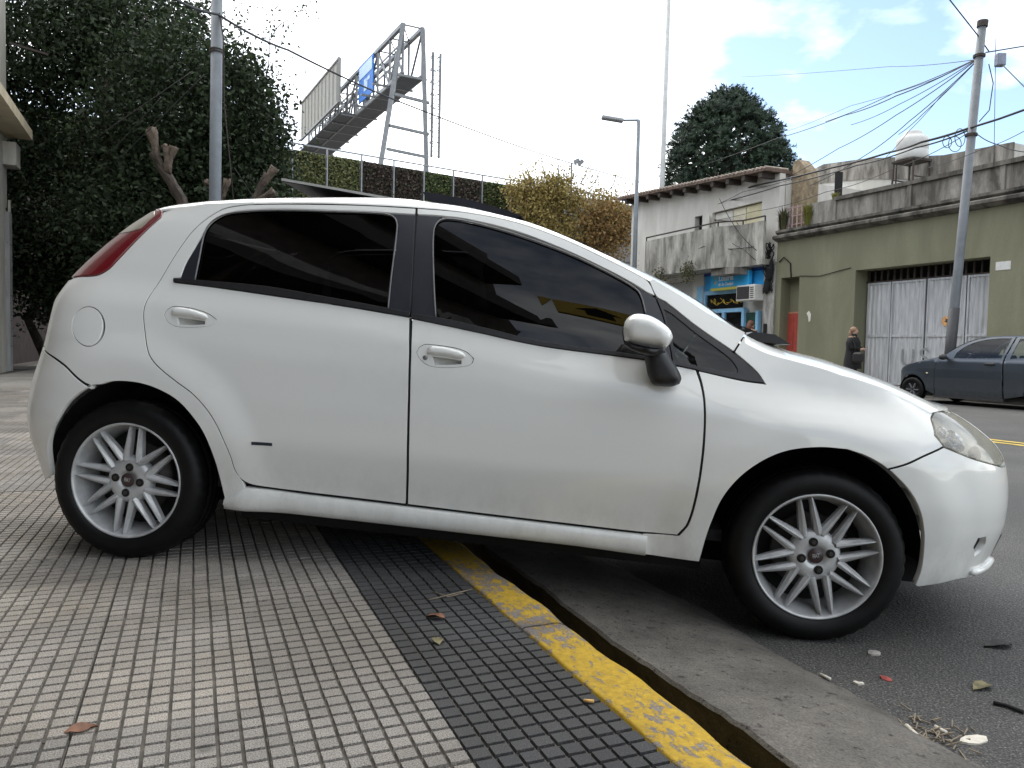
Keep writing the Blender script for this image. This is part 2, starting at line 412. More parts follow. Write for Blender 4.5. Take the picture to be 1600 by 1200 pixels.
def surf(a, z):
    """unfolded side coordinate and height to x and half width"""
    x1 = x1f(z)
    tf = np.clip((a-NX0)/KU, 0, math.pi/2); tr = np.clip((x1-a)/KU, 0, math.pi/2)
    x = np.where(a > NX0, NX0+(xfz(z)-NX0)*np.sin(tf)**(2/PF), np.where(a < x1, x1-(x1-xrz(z))*np.sin(tr)**(2/PR), a))
    return x, half0(x, z)*np.maximum(np.cos(tf), 0)**(2/QF)*np.maximum(np.cos(tr), 0)**(2/QR)
def halfw(x, z):
    u = np.clip((x-NX0)/(xfz(z)-NX0), 0, 1); x1 = x1f(z); v = np.clip((x1-x)/(x1-xrz(z)), 0, 1)
    return half0(x, z)*np.maximum(1-u**PF, 0)**(1/QF)*np.maximum(1-v**PR, 0)**(1/QR)
def on_side(pts):
    """picture points to (a, z) on the flank of the car"""
    out = []
    ts = np.arange(2.0, 5.2, .008)
    for px, py in pts:
        d = CM.T @ ray(px, py); p = CL + ts[:, None]*d; f = -p[:, 1]-halfw(p[:, 0], p[:, 2])
        k = np.nonzero((f[:-1] > 0) & (f[1:] <= 0) & (-p[1:, 1] > .02))[0]
        if len(k):
            lo, hi = ts[k[0]], ts[k[0]+1]
            for _ in range(25):
                m = (lo+hi)/2; q = CL+m*d
                if -q[1]-halfw(q[0], q[2]) > 0: lo = m
                else: hi = m
            q = CL+hi*d
        else:
            g = np.where(-p[:, 1] > .05, np.abs(f), 9); q = p[np.argmin(g)]
        out.append((float(unfold(q[0], q[2])), float(q[2])))
    return np.array(out)
def lift(P, off=0.0):
    a, z = P[:, 0], P[:, 1]; x, y = surf(a, z); e = 2e-3
    xa, ya = surf(a+e, z); xb, yb = surf(a-e, z); xc, yc = surf(a, z+e); xd, yd = surf(a, z-e)
    da = np.stack([xa-xb, -(ya-yb), 0*x], 1); dz = np.stack([xc-xd, -(yc-yd), 0*x+2*e], 1)
    n = np.cross(da, dz); n /= np.maximum(np.linalg.norm(n, axis=1), 1e-12)[:, None]
    return np.stack([x, -y, z], 1)+n*off, n
def panel_geo(P3, N, F, depth):
    """surface triangles plus a rounded-in edge flange"""
    cnt = {}
    for f in F:
        for i in range(len(f)):
            e = (f[i], f[(i+1) % len(f)]); cnt[tuple(sorted(e))] = cnt.get(tuple(sorted(e)), 0)+1
    V = [tuple(p) for p in P3]; NN = [tuple(n) for n in N]; FF = [tuple(f) for f in F]
    cen = {}
    be = []
    for f in F:
        for i in range(len(f)):
            e = (f[i], f[(i+1) % len(f)])
            if cnt[tuple(sorted(e))] == 1: be.append(e)
    outw = {}
    for a, b in be:
        t = P3[b]-P3[a]; o = np.cross(t, (N[a]+N[b])/2)
        for k in (a, b): outw[k] = outw.get(k, 0)+o
    r1 = {}; r2 = {}
    for k, o in outw.items():
        o = o/max(np.linalg.norm(o), 1e-9)
        r1[k] = len(V); V.append(tuple(P3[k]+o*.0009-N[k]*.0012)); NN.append(tuple((o+N[k])/np.linalg.norm(o+N[k])))
        r2[k] = len(V); V.append(tuple(P3[k]+o*.0009-N[k]*depth)); NN.append(tuple(o))
    for a, b in be:
        FF.append((b, a, r1[a], r1[b])); FF.append((r1[b], r1[a], r2[a], r2[b]))
    return V, FF, NN
def car_panel(name, px, mat, parent, holes=(), off=0.0, gap=.0020, depth=.022, grid=.032, az=False, hole_az=(), mirror=True, sharp=42):
    P = np.asarray(px, float) if az else on_side(px)
    P = smooth_path(P, .016, True, sharp); P = inset(P, gap)
    H = [smooth_path(on_side(h), .012) for h in holes] + [np.asarray(h) for h in hole_az]
    V2, F = triangulate(P, H, grid)
    P3, N = lift(V2, off)
    # keep the winding outward
    F = [f if np.dot(np.cross(P3[f[1]]-P3[f[0]], P3[f[2]]-P3[f[0]]), N[f[0]]) > 0 else f[::-1] for f in F]
    V, FF, NN = panel_geo(P3, N, F, depth)
    o = mesh(name, V, FF, mat, parent, True, normals=NN)
    if mirror:
        mesh(name, [(x, -y, z) for x, y, z in V], [f[::-1] for f in FF], mat, parent, True, normals=[(x, -y, z) for x, y, z in NN])
    return o
car = empty('parked_hatchback'); car.matrix_world = Matrix([[*CM[0], CO[0]], [*CM[1], CO[1]], [*CM[2], CO[2]], [0, 0, 0, 1]])
tag(car, 'white five-door hatchback standing half on the pavement, front wheels on the road', 'car')

SHUT_R = [(650,325),(575,321),(500,319),(400,319),(375,321),(350,326),(325,340),(300,362),(275,396),(250,437.5),(230,467.5),(224,488),(226,517),(230,545),(236,560),(250,576),(276,597),(300,615),(322,639),(339,666),(351,693),(360,714),(367,735),(378,750),(400,759)]
ARCH_R = [(78.6,744),(74,705),(78.6,675),(87,657),(102,633),(120,616.5),(142.5,604),(168,597.6),(192,596),(222,600),(249,609.6),(276,625.5),(300,651),(318,678),(333,714),(342,744),(349,775)]
ARCH_F = [(1430,914.5),(1441,882),(1444,844),(1439.5,805),(1424,771),(1389.6,734),(1359,715),(1320.6,702),(1282,699),(1232.5,704),(1194,719),(1156,746),(1129,778.5),(1110,820.6),(1100,851),(1092.6,878)]
S_PX = [(251,331),(270,328),(300,324.5),(350,320.5),(400,318.5),(500,318),(575,320.5),(650,324.5),(732,332.5),(807,347.5),(882,374),(957,409),(1005,434),(1060,467),(1110,503),(1155,537),(1200,557),(1250,571),(1290,582),(1351,601),(1405,622),(1452,646)]
UP = lambda pts, d: [(x, y-d) for x, y in pts]

# --- rear quarter panel with filler flap hole
fl = on_side([(137.5, 510)])[0]; flap = on_side([(138+26.5*math.cos(q), 510+32*math.sin(q)) for q in np.linspace(0, 2*math.pi, 36, endpoint=False)])
quarter = SHUT_R[3:24] + [(386,772),(354,792)] + ARCH_R[::-1][1:11] + [(142.5,604),(99,568.5),(68.5,544.5),(75.5,512),(81,487),(87,466),(99,450),(112,436),(147,431),(160,427),(175,416),(251,341),(255.5,331)] + [(300,320.5),(350,316.5),(398,314.5)]
quarter_az = on_side(quarter)
car_panel('quarter_panel', quarter, WHITE, car, hole_az=[flap], gap=.0030)
flap_o = car_panel('fuel_flap', flap, WHITE, car, az=True, gap=.0045, depth=.012)
# --- rear door
BELT_R = [(640,496),(545.6,479.5),(411,459.5),(330,448),(272,441)]
BLACK_R = [(273,435),(282,434),(290,411.7),(303.7,387.5),(320,360.6),(336,343.5),(357.5,332.8),(384,328.6),(438,326.5),(519,328.6),(586,331),(608,332.6),(649,335)]
def ellipse_px(cx, cy, pts): return pts
HAN_R = [(255,492),(258,486),(265,480),(272,477.5),(303,481.5),(325,489),(339,499),(336,505),(328,509.5),(300,512),(277,511),(266,507),(258,499)]
HAN_F = [(650,550),(654,543),(661,538),(669,537),(710,542.5),(729,549),(741,560),(739,567),(731,572),(700,575),(676,573.5),(664,569),(654,560)]
rear_door = car_panel('rear_door', SHUT_R + [(480,769.5),(560,779),(634,788),(635.5,714),(639,560)] + BELT_R + BLACK_R, WHITE, car, holes=[HAN_R], gap=.0030)
front_door = car_panel('front_door', [(637,788),(760,803),(900,819.5),(1000,831),(1058,836),(1074,817),(1089.5,759),(1098.7,687),(1099.5,629),(1094,598),(1087.5,578),(1010,563),(960,556),(845,540.6),(740,518),(644,498),(642,560),(638.5,714)], WHITE, car, holes=[HAN_F])
FRAME_TOP = [(652,325.3),(732,332.5),(807,347.5),(882,374),(957,409),(995,428.5),(1013,440),(1024,462)]
BLACK_F = [(652,334.8),(684,336.5),(732,342.5),(807,361),(882,389.5),(957,425),(995,446),(1012,457)]
car_panel('door_frame', FRAME_TOP + BLACK_F[::-1], WHITE, front_door, mirror=False)
# --- black trim and glass
GL_R = [(304.5,438.5),(310.5,409),(320.4,363),(330.6,347),(352,335),(384,330.5),(438,328.5),(519,330.5),(586,333),(607,335.5),(617,341),(620.5,352.6),(617,387.5),(610.5,441),(606.5,484)]
car_panel('window_glass', GL_R, TINT, rear_door, off=-.006, gap=.0, depth=.006, sharp=60)
car_panel('belt_moulding', [(272,435.5),(305,438),(411,447.5),(519,466),(606,482),(640,489),(640,495),(545.6,478.5),(411,458.5),(330,447),(272,440.5)], TRIM, rear_door, off=.006, gap=0, depth=.016, mirror=False)
car_panel('pillar_trim', [(608,484),(612,441),(618.5,387.5),(622.3,352),(618,339.5),(609,333.5),(649,336),(643.5,441),(640.5,489)], SATIN, rear_door, off=-.002, gap=.001, mirror=False)
car_panel('corner_trim', [(281,436),(290,412),(304,388),(319,363),(310,409),(303.5,438.5)], SATIN, rear_door, off=-.003, gap=.001, mirror=False)
GL_F = [(681,496),(677.5,430),(677.5,362),(684,347),(697,342),(732.5,346.5),(788.7,361),(845,379.7),(901,402),(957.5,430),(994,452),(1002,464),(1009,490),(1013,556),(968,550.5),(845,535),(760,516)]
car_panel('window_glass', GL_F, TINT, front_door, off=-.006, gap=0, depth=.006, sharp=60)
car_panel('belt_moulding', [(643,490.5),(681,496),(760,513.5),(845,534),(968,551),(1046,564),(1087,571.5),(1087,577),(1010,562),(845,540),(740,517.5),(643,497)], TRIM, front_door, off=.006, gap=0, depth=.016, mirror=False)
car_panel('pillar_trim', [(652,336),(690,338.3),(681,345),(675.7,362),(675.7,430),(679.5,495.5),(643.5,490)], SATIN, front_door, off=-.002, gap=.001, mirror=False)
car_panel('corner_trim', [(995,449),(1012,459),(1024,465),(1036,496),(1046,540),(1050,563),(1014,557),(1010,490),(1003,463)], SATIN, front_door, off=-.002, gap=.001, mirror=False)
# seals that catch the light round the glass
def car_seal(pts, r, parent, closed=False):
    P = smooth_path(on_side(pts), .015, closed, 60); P3, N = lift(P, .001)
    MB().tube(list(P3), r, 6).build('window_seal', SEAL, parent, True)
car_seal(GL_R, .0032, rear_door); car_seal(GL_F[:13], .0032, front_door)
# dark tubes added behind the shut lines: door rubber and shade in the gaps
def shut_seal_shade(pts, parent, closed=False, az=False, r=.0050, off=-.0072):
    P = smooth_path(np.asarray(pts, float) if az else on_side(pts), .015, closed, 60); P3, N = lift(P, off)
    MB().tube(list(P3)+([P3[0]] if closed else []), r, 5).build('shut_line_seal_shade', DARK, parent, True)
shut_seal_shade(SHUT_R, rear_door); shut_seal_shade([(400,760),(480,770.5),(560,780),(635,789)], rear_door)
shut_seal_shade([(641,497),(640.5,560),(637,714),(635.5,788)], front_door); shut_seal_shade([(636,789),(760,804),(900,820.5),(1000,832),(1058,837),(1075,817),(1091,759),(1100,687),(1101,629),(1095.5,598),(1089,578)], front_door)
shut_seal_shade(FRAME_TOP, front_door); shut_seal_shade([(650.5,326),(650.5,335),(643.8,441),(642,493)], front_door); shut_seal_shade(flap, flap_o, True, True)
shut_seal_shade([(142.5,605),(99,569.5),(68.5,545.5)], car); shut_seal_shade([(1389.6,733),(1412,727),(1443,713),(1474,698.5)], car); shut_seal_shade([(1146.5,550),(1163.5,526)], car)
shut_seal_shade(HAN_R, rear_door, True, r=.0042, off=-.007); shut_seal_shade(HAN_F, front_door, True, r=.0042, off=-.007)
# --- a-pillar, fixed quarter light
TRI = [(1026,466),(1040,474),(1089,512),(1145,551),(1182,582),(1195,598),(1162,594),(1089,578),(1052,567),(1047,540),(1037,496)]
TRIG = [(1037,483),(1050,490),(1086,519),(1140,559),(1152,575),(1153,583),(1092,573),(1058,564),(1048,525)]
tri = car_panel('quarter_light_trim', TRI, TRIM, car, holes=[TRIG], off=.001, gap=.0012)
car_panel('quarter_light_glass', TRIG, CLEAR, tri, off=-.004, gap=-.002, depth=.004)
car_panel('pillar_panel', [(1014.5,439),(1026,463),(1040,471),(1089,509.5),(1146.5,549),(1165,519),(1110,491),(1060,459),(1020,435)], WHITE, car)
# --- front wing
car_panel('front_wing', [(1148,550),(1183,581),(1196,600),(1162,595.5),(1091,579.5),(1097,598),(1102,629),(1101.5,687),(1092.5,759),(1077,818),(1061,837.5),(1004,833.5),(1003.5,866)] + ARCH_F[::-1][:11] + [(1389.6,732),(1412,726),(1443,712),(1474,697.5),(1460.5,681),(1455,653),(1459,634),(1452,640),(1405,617),(1351,596),(1290,577),(1250,566),(1200,552),(1165,536),(1163.5,525)], WHITE, car, sharp=38)
# --- sill
SILL_T = [(352,777),(380,760),(400,762),(480,772),(560,781.5),(634,790.5),(760,805.5),(900,822),(1001,833.5)]; SILL_B = [(1001,866),(900,852),(760,836),(619,820),(450,801),(357,795)]
sp, sb_ = on_side(SILL_T), on_side(SILL_B)
def sill(sign):
    mb = MB(); sec = []
    xs = np.linspace(.385, 1.935, 40)
    for x in xs:
        zt = np.interp(x, sp[:, 0], sp[:, 1])-.002; zb_ = np.interp(x, sb_[::-1, 0], sb_[::-1, 1])
        yt = halfw(x, zt)-.004; r = [(yt-.03, zt), (yt, zt-.001), (yt+.009, zt-.010), (yt+.013, zt-.026), (yt+.010, zb_+.02), (yt+.001, zb_), (yt-.03, zb_-.010), (yt-.16, zb_-.010)]
        if x < .44: r = [(y-(0.44-x)*.1, z) for y, z in r]
        sec.append([(x, sign*y, z) for y, z in r])
    n = len(sec[0]); v = [p for s in sec for p in s]
    mb.add(v, [(i*n+j, i*n+j+1, (i+1)*n+j+1, (i+1)*n+j) for i in range(len(sec)-1) for j in range(n-1)])
    mb.add(sec[0], [tuple(range(n))]); mb.add(sec[-1], [tuple(range(n))])
    return mb.build('sill', WHITE, car, True)
for s in (-1, 1):
    o = sill(s); o.data.polygons.foreach_set('use_smooth', [len(p.vertices) == 4 for p in o.data.polygons])
# --- bumpers run round to the middle of the nose and tail
AF, AR = NX0+KU*math.pi/2, None
HEAD = [(1460.5,634),(1456.7,652),(1461,679),(1476,698),(1520,715.5),(1562,727),(1568.5,719),(1556,697),(1529,672.5),(1500,652),(1478,640)]
seam_f = on_side([(1390.5,734),(1413,728),(1444,714),(1475,699.5),(1520,717.5),(1561,729)])
arch_f = on_side(ARCH_F[:6])
low_f = on_side([(1434,917),(1462,913),(1501,904)])
MID_F = NX0+KU*math.pi/2
FOG = [(1541,838),(1528,841),(1521,855),(1523,870),(1533,862),(1540,850)]
bump_az = np.vstack([seam_f, [[seam_f[-1, 0]+.06, .655], [MID_F-.12, .655], [MID_F, .655], [MID_F, .24], [MID_F-.25, .235]], low_f[::-1], arch_f])
bf = car_panel('front_bumper', bump_az, WHITE, car, az=True, holes=[FOG])
# fog lamp pocket, dark
def pocket(name, pts, mat, parent, depth, off=0.0, mirror=True, bowl=0.75):
    P = smooth_path(on_side(pts), .012); c = P.mean(0); rings = []
    for k, (s, d) in enumerate(((1.02, .0), (1.0, .35), (.94, .8), (bowl, 1.0))):
        Q = c+(P-c)*s; P3, N = lift(Q, 0); rings.append(P3-N*depth*d+N*off)
    n = len(P); V = np.vstack(rings); F = [(r*n+i, r*n+(i+1) % n, (r+1)*n+(i+1) % n, (r+1)*n+i) for r in range(3) for i in range(n)] + [tuple(3*n+i for i in range(n))]
    o = mesh(name, V, F, mat, parent, True)
    if mirror: mesh(name, V*np.array([1, -1, 1]), [f[::-1] for f in F], mat, parent, True)
    return o
pocket('fog_lamp_recess', FOG, M('fog_recess_plastic', (.045,.05,.05), .3, 20, .5), bf, .05)
# splitter lip below the fog lamp
MB().tube([tuple(p) for p in lift(smooth_path(on_side([(1515,894),(1538,884),(1546,874)]), .02, False), .004)[0]], [.006, *([.014]*20)][:len(smooth_path(on_side([(1515,894),(1538,884),(1546,874)]), .02, False))], 8).build('bumper_lip', WHITE, bf, True)
seam_r = on_side([(141,606),(98,571),(68.5,547)]); arch_rb = on_side(ARCH_R[:7]); low_r = on_side([(76,745)])
MID_R = float(x1f(.5))-KU*math.pi/2
car_panel('rear_bumper', np.vstack([seam_r, [[seam_r[-1, 0]-.05, seam_r[-1, 1]+.01], [MID_R, seam_r[-1, 1]+.02], [MID_R, .26], [low_r[-1, 0]-.15, .25]], low_r, arch_rb]), WHITE, car, az=True)
# lower grille, number plate in front, all round the nose
car_panel('front_grille', [(MID_F-.30, .70), (MID_F, .70), (MID_F, .665), (MID_F-.30, .665)], TRIM, bf, az=True, off=-.002)
car_panel('lower_grille', [(MID_F-.42, .40), (MID_F, .42), (MID_F, .30), (MID_F-.38, .29)], TRIM, bf, az=True, off=.002)
# --- headlamps: bowl, reflectors, cloudy lens
HOUSE = M('headlamp_housing', (0.62, 0.60, 0.54), .15, 14, .3, metal=.5)
for s in (-1, 1): pass
hb = pocket('headlamp', HEAD, HOUSE, car, .06, off=-.004, mirror=False)
def hl_piece(px, py, r, d, mat, name):
    a = on_side([(px, py)]); P, N = lift(a, -.012); c = Vector(P[0]); n = Vector(N[0])
    q = n.to_track_quat('Z', 'Y'); mb = MB().lathe([(r*.1, -d), (r*.55, -d*.85), (r*.85, -d*.5), (r, 0), (r*1.05, 0)], 24, 'z')
    mb.v = [tuple(q @ Vector(p)+c) for p in mb.v]; return mb.build(name, mat, hb, True)
hl_piece(1497, 686, .040, .05, CHROME, 'lamp_reflector'); hl_piece(1478, 672, .022, .03, CHROME, 'lamp_reflector'); hl_piece(1532, 706, .024, .03, M('amber_bulb', (.5, .42, .30), .1, 10, .2), 'indicator_reflector')
LENS = glassmat('cloudy_headlamp_lens', (.90, .89, .85), 1.5, .04, (.90, .88, .80), .28)
car_panel('headlamp_lens', HEAD, LENS, hb, off=.001, gap=.0016, depth=.012, mirror=True)
# --- tail lamp
RED = paint('red_tail_lamp', (.16, .006, .012), 0, .25, (.1, .02, .02)); SMOKE = paint('smoky_clear_lamp', (.30, .27, .22), 0, .3)
tl = car_panel('tail_lamp', [(113,434),(147,429.5),(160,425.5),(175,414.5),(251,339.5),(254,332),(249,327),(241,331),(222,352),(200,362),(186,367.5),(122,424.5)], RED, car, off=.004, gap=.0012, sharp=50)
car_panel('lamp_window', [(187,367),(221,343.5),(241,331.5),(243,338),(222,358),(204,363.5)], SMOKE, tl, off=.006, gap=.001, depth=.01, sharp=50)
# tailgate lower part and rear glass (all round the tail)
tg = on_side([(70,542),(76.5,512),(82,487),(88,466.5),(100,450.5),(112.5,437)])
MR2 = MID_R
tailgate = car_panel('tailgate', np.vstack([tg[0]-[.02, 0], tg[1:]-[.02, 0], [[MR2+.03, 1.055], [MR2, 1.055], [MR2, tg[0, 1]+.005]]]), WHITE, car, az=True)
ga = on_side([(113.5,434),(186.5,367),(221,343),(247,327)]); GR = [[float(x1f(z))-KU*math.pi/2, z] for z in (1.37, 1.28, 1.2, 1.12, 1.065)]
car_panel('rear_glass', np.vstack([ga-[.03, 0], GR]), TINT, tailgate, az=True, gap=.004, off=-.004)
# --- roof, windscreen and bonnet: sections from the flank line to the middle
T_PX = np.array([(200,345),(248,325),(270,320),(300,316.5),(350,312.5),(400,310),(500,308),(620,309),(669,315),(732,323),(807,342),(830,348),(882,368),(957,404),(995,420),(1032,441),(1107,488),(1160,520),(1190,531),(1225,546),(1290,562),(1351,583),(1405,606),(1460,631),(1500,650)], float)
SS = smooth_path(on_side(S_PX), .05, False, 60); S3, SN = lift(SS)
n_s = len(S3); xs_ = S3[:, 0]
bow = np.interp(xs_, [-.1, .15, .6, 1.1, 1.5, 1.9, 2.2, 2.35, 2.6, 2.9], [-.17, -.06, 0, .03, .10, .17, .17, .12, .08, .15])
ETA = np.concatenate([np.linspace(0, .7, 10), np.linspace(.75, .95, 7), [.97, .985, .995, 1.0]])
def section(i, zc):
    g = (1-ETA**2.4)**(1/1.7); p = np.empty((len(ETA), 3))
    p[:, 0] = S3[i, 0]+bow[i]*g; p[:, 1] = S3[i, 1]*ETA; p[:, 2] = S3[i, 2]+(zc-S3[i, 2])*g
    return p
ZC = []
for i in range(n_s):
    lo, hi = S3[i, 2]+.002, S3[i, 2]+.3
    for _ in range(24):
        m = (lo+hi)/2; q = plocal(section(i, m)); e = np.max(np.interp(q[:, 0], T_PX[:, 0], T_PX[:, 1])-q[:, 1])
        lo, hi = (lo, m) if e > 0 else (m, hi)
        if e > 0: hi = m
    ZC.append(m)
ZC = np.array(ZC); dzc = ZC-S3[:, 2]
for _ in range(3): dzc[1:-1] = (dzc[:-2]+2*dzc[1:-1]+dzc[2:])/4
ZC = S3[:, 2]+dzc
G = np.array([section(i, ZC[i]) for i in range(n_s)])                # near half, [i, eta]
full = np.concatenate([G, (G*np.array([1, -1, 1]))[:, -2::-1][:, ::-1][:, ::-1]], 1) if False else None
def cap(name, i0, i1, e0, e1, mat, parent, both=True, off=0.0):
    """strip of the top skin: sections i0..i1, |eta| index e0..e1"""
    def grid(sgn, js):
        g = G[i0:i1+1][:, js]*np.array([1, sgn, 1]); return g
    js = list(range(e0, e1+1))
    blocks = []
    if e0 == 0:
        g = np.concatenate([grid(1, js[::-1]), grid(-1, js[1:])], 1); blocks.append(g)
    else:
        blocks.append(grid(1, js[::-1]))
        if both: blocks.append(grid(-1, js))
    for g in blocks:
        a, b = g.shape[:2]; v = g.reshape(-1, 3)+np.array([0, 0, off])
        f = [(i*b+j, (i+1)*b+j, (i+1)*b+j+1, i*b+j+1) for i in range(a-1) for j in range(b-1)]
        o = mesh(name, v, f, mat, parent, True)
    return o
NE = len(ETA)-1; iR = int(np.argmin(np.abs(xs_-1.22))); iW = int(np.argmin(np.abs(xs_-2.19))); e8 = 13
cap('roof_rail', 0, iW, e8, NE, WHITE, car)
roof = cap('roof', 0, iR, 0, e8, WHITE, car)
cap('windscreen', iR, iW, 0, e8, CLEAR, car)
cap('bonnet', iW, n_s-1, 0, e8, WHITE, car); cap('wing_top', iW, n_s-1, e8, NE, WHITE, car)
# nose above the grille: bonnet front between the lamps
hz = on_side([(1463,634),(1500,650),(1531,671.5),(1560,698),(1569,719),(1563,728)])
car_panel('bonnet_nose', np.vstack([[[hz[0, 0]+.005, S3[-1, 2]+.004]], hz+[.004, .004], [[hz[-1, 0]+.06, .662], [MID_F-.12, .662], [MID_F, .662], [MID_F, S3[-1, 2]+.01]]]), WHITE, car, az=True, gap=.001)
# leading edge of the bonnet, joining it to the nose
_ne = len(ETA); _aa = np.linspace(hz[0, 0]+.005, MID_F, _ne); _np, _ = lift(np.stack([_aa, np.full(_ne, S3[-1, 2]+.006)], 1), -.004)
_cs = G[-1][::-1]; _md = (_cs*.5+_np*.5)+np.array([.012, 0, .010])
_st = np.concatenate([np.stack([_cs, _md, _np], 1)], 0)
for sg_ in (1, -1):
    mesh('bonnet_edge', (_st*np.array([1, sg_, 1])).reshape(-1, 3), [(i*3+j, i*3+j+1, (i+1)*3+j+1, (i+1)*3+j)[::sg_] for i in range(_ne-1) for j in (0, 1)], WHITE, car, True)
# scuttle and wipers at the foot of the windscreen
c0 = [car_at_y(px, py, y) for px, py, y in ((1158,512,.05), (1172,519,.0), (1190,527,-.05), (1207,538,-.1))]
wip = MB().tube([c0[0]+np.array([0, .0, .0]), c0[1]+np.array([0, .1, .006]), c0[2]+np.array([0, .3, .01]), c0[3]+np.array([0, .5, .02])], [.006, .012, .012, .008], 6).build('wiper_arm', TRIM, car)
MB().bar(c0[0]+np.array([-.02, .05, .004]), c0[2]+np.array([0, .12, .012]), .02, .03).build('wiper_blade', TRIM, wip)
MB().prism([(2.20, 1.03), (2.26, 1.065), (2.34, 1.062), (2.40, 1.03)], -.62, .62, 'xz').build('scuttle_panel', TRIM, car)
# --- open glass roof panel and wind deflector
ra = [car_at_y(*q, -.44) for q in ((441,281), (655,319))]; rb_ = [p*np.array([1, -1, 1]) for p in ra]
u = np.array([0, 0, -.006])
sg = MB().add([ra[0], ra[1], rb_[1], rb_[0], ra[0]+u, ra[1]+u, rb_[1]+u, rb_[0]+u], [(0,1,2,3),(4,7,6,5),(0,4,5,1),(1,5,6,2),(2,6,7,3),(3,7,4,0)]).build('sunroof_glass', M('black_sunroof_glass', (.006, .0065, .009), .1, 5, .6, spec=.1), car)
for sgn in (1, -1):
    k = np.array([1, sgn, 1]); MB().bar((ra[0]+[0, -.006, .001])*k, (ra[1]+[0, -.006, .001])*k, .008, .009).build('sunroof_edge', M('pale_rail', (.62, .62, .60), .1, 12, .35, metal=.5), sg)
w = [car_at_y(*q, -.40) for q in ((660,300), (684,303), (738,314), (790,328), (818,339), (798,342), (740,330), (676,322))]
for sgn in (-1, 1):
    y0 = sgn*.40
    dfl = MB().prism([(p[0], p[2]) for p in w], y0-.008, y0+.008, 'xz').build('deflector_arm', SATIN, car)
mbd = MB(); wt = w[:5]
mbd.add([(p[0], -.39, p[2]-.004) for p in wt]+[(p[0], .39, p[2]-.004) for p in wt], [(i, i+1, 6+i, 5+i) for i in range(4)])
mbd.build('wind_deflector', SATIN, car)
# --- door handles: pocket, grip, lock
def handle(door, outer, grip, open_, lock=None):
    P = smooth_path(on_side(outer), .008)
    h = car_panel('door_handle', outer, WHITE, door, holes=[open_], gap=.0032, off=-.002, depth=.012, grid=.014, mirror=False)
    pocket('handle_pocket', open_, M('shaded_pocket_paint', (.60, .60, .57), .1, 10, .4), h, .03, off=-.003, mirror=False)  # pocket duller than the body white: shade of the recess put into the colour
    Q = smooth_path(on_side(grip), .006); V2, F = triangulate(Q, (), .007)
    d = np.min(np.hypot(V2[:, None, 0]-Q[None, :, 0], V2[:, None, 1]-Q[None, :, 1]), 1); hh = .013*np.sqrt(np.clip(1-(1-np.clip(d/.011, 0, 1))**2, 0, 1))
    P3, N = lift(V2, 0); mesh('handle_grip', P3+N*hh[:, None], [f if np.dot(np.cross(P3[f[1]]-P3[f[0]], P3[f[2]]-P3[f[0]]), N[f[0]]) > 0 else f[::-1] for f in F], WHITE, h, True)
    if lock:
        p, n = lift(on_side([lock]), 0); q = Vector(n[0]).to_track_quat('Z', 'Y')
        mb = MB().lathe([(0, .002), (.006, .002), (.0085, .001), (.009, -.002)], 16, 'z'); mb.v = [tuple(q @ Vector(a)+Vector(p[0])) for a in mb.v]
        mb.build('door_lock', M('lock_metal', (.25, .25, .25), .2, 30, .4, metal=.8), h, True)
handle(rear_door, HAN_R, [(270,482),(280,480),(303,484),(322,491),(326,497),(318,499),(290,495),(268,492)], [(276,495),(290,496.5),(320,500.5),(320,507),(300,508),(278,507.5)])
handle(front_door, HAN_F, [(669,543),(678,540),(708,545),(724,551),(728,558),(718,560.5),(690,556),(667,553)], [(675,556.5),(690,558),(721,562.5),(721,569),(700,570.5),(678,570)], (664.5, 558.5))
# badge on the rear door
car_panel('door_badge', [(393,690.5),(425,692.5),(425,696.5),(393,694.8)], M('dark_badge', (.03, .04, .06), .2, 60, .3, metal=.4), rear_door, off=.002, gap=0, depth=.003, mirror=False)
# --- mirrors
def pillow(outline, hf, hb_, y, n=4):
    Q = smooth_path(outline, .012); V2, F = triangulate(Q, (), .014)
    d = np.min(np.hypot(V2[:, None, 0]-Q[None, :, 0], V2[:, None, 1]-Q[None, :, 1]), 1); dm = d.max(); s = np.clip(1-(1-np.clip(d/dm*1.25, 0, 1))**2.6, 0, 1)**.5
    a = np.stack([V2[:, 0], y-hf*s, V2[:, 1]], 1); b = np.stack([V2[:, 0], y+hb_*s, V2[:, 1]], 1); k = len(V2)
    mb = MB(); mb.add(list(map(tuple, a))+list(map(tuple, b)), [tuple(f) for f in F]+[tuple(i+k for i in f[::-1]) for f in F]); 
    return mb
def weld(o):
    bm = bmesh.new(); bm.from_mesh(o.data); bmesh.ops.remove_doubles(bm, verts=bm.verts, dist=1e-5); bmesh.ops.recalc_face_normals(bm, faces=bm.faces); bm.to_mesh(o.data); bm.free()
    o.data.polygons.foreach_set('use_smooth', [True]*len(o.data.polygons)); return o
def cxz(pts, y): return [tuple(car_at_y(a, b, y)[[0, 2]]) for a, b in pts]
mcap = cxz([(974,517),(977,502),(986,493),(1000,490.5),(1017,494),(1036,505),(1048,517),(1051.5,527),(1047,537),(1039,545),(1015,541),(990,537),(976,532)], -.945)
mh = weld(pillow(mcap, .05, .07, -.945).build('door_mirror', WHITE, car))
weld(pillow(cxz([(972.5,522),(974,508),(978,525),(985,534),(1010,541),(1038,545),(1040,551),(1020,556),(1003,553),(985,546),(976,540)], -.935), .06, .07, -.93).build('mirror_base', TRIM, mh))
weld(pillow(cxz([(1005,546),(1038,543),(1047,557),(1061,580),(1065,592),(1062,600),(1050,604),(1030,603),(1020,600),(1014,591),(1009,570)], -.85), .04, .05, -.845).build('mirror_stem', TRIM, mh))
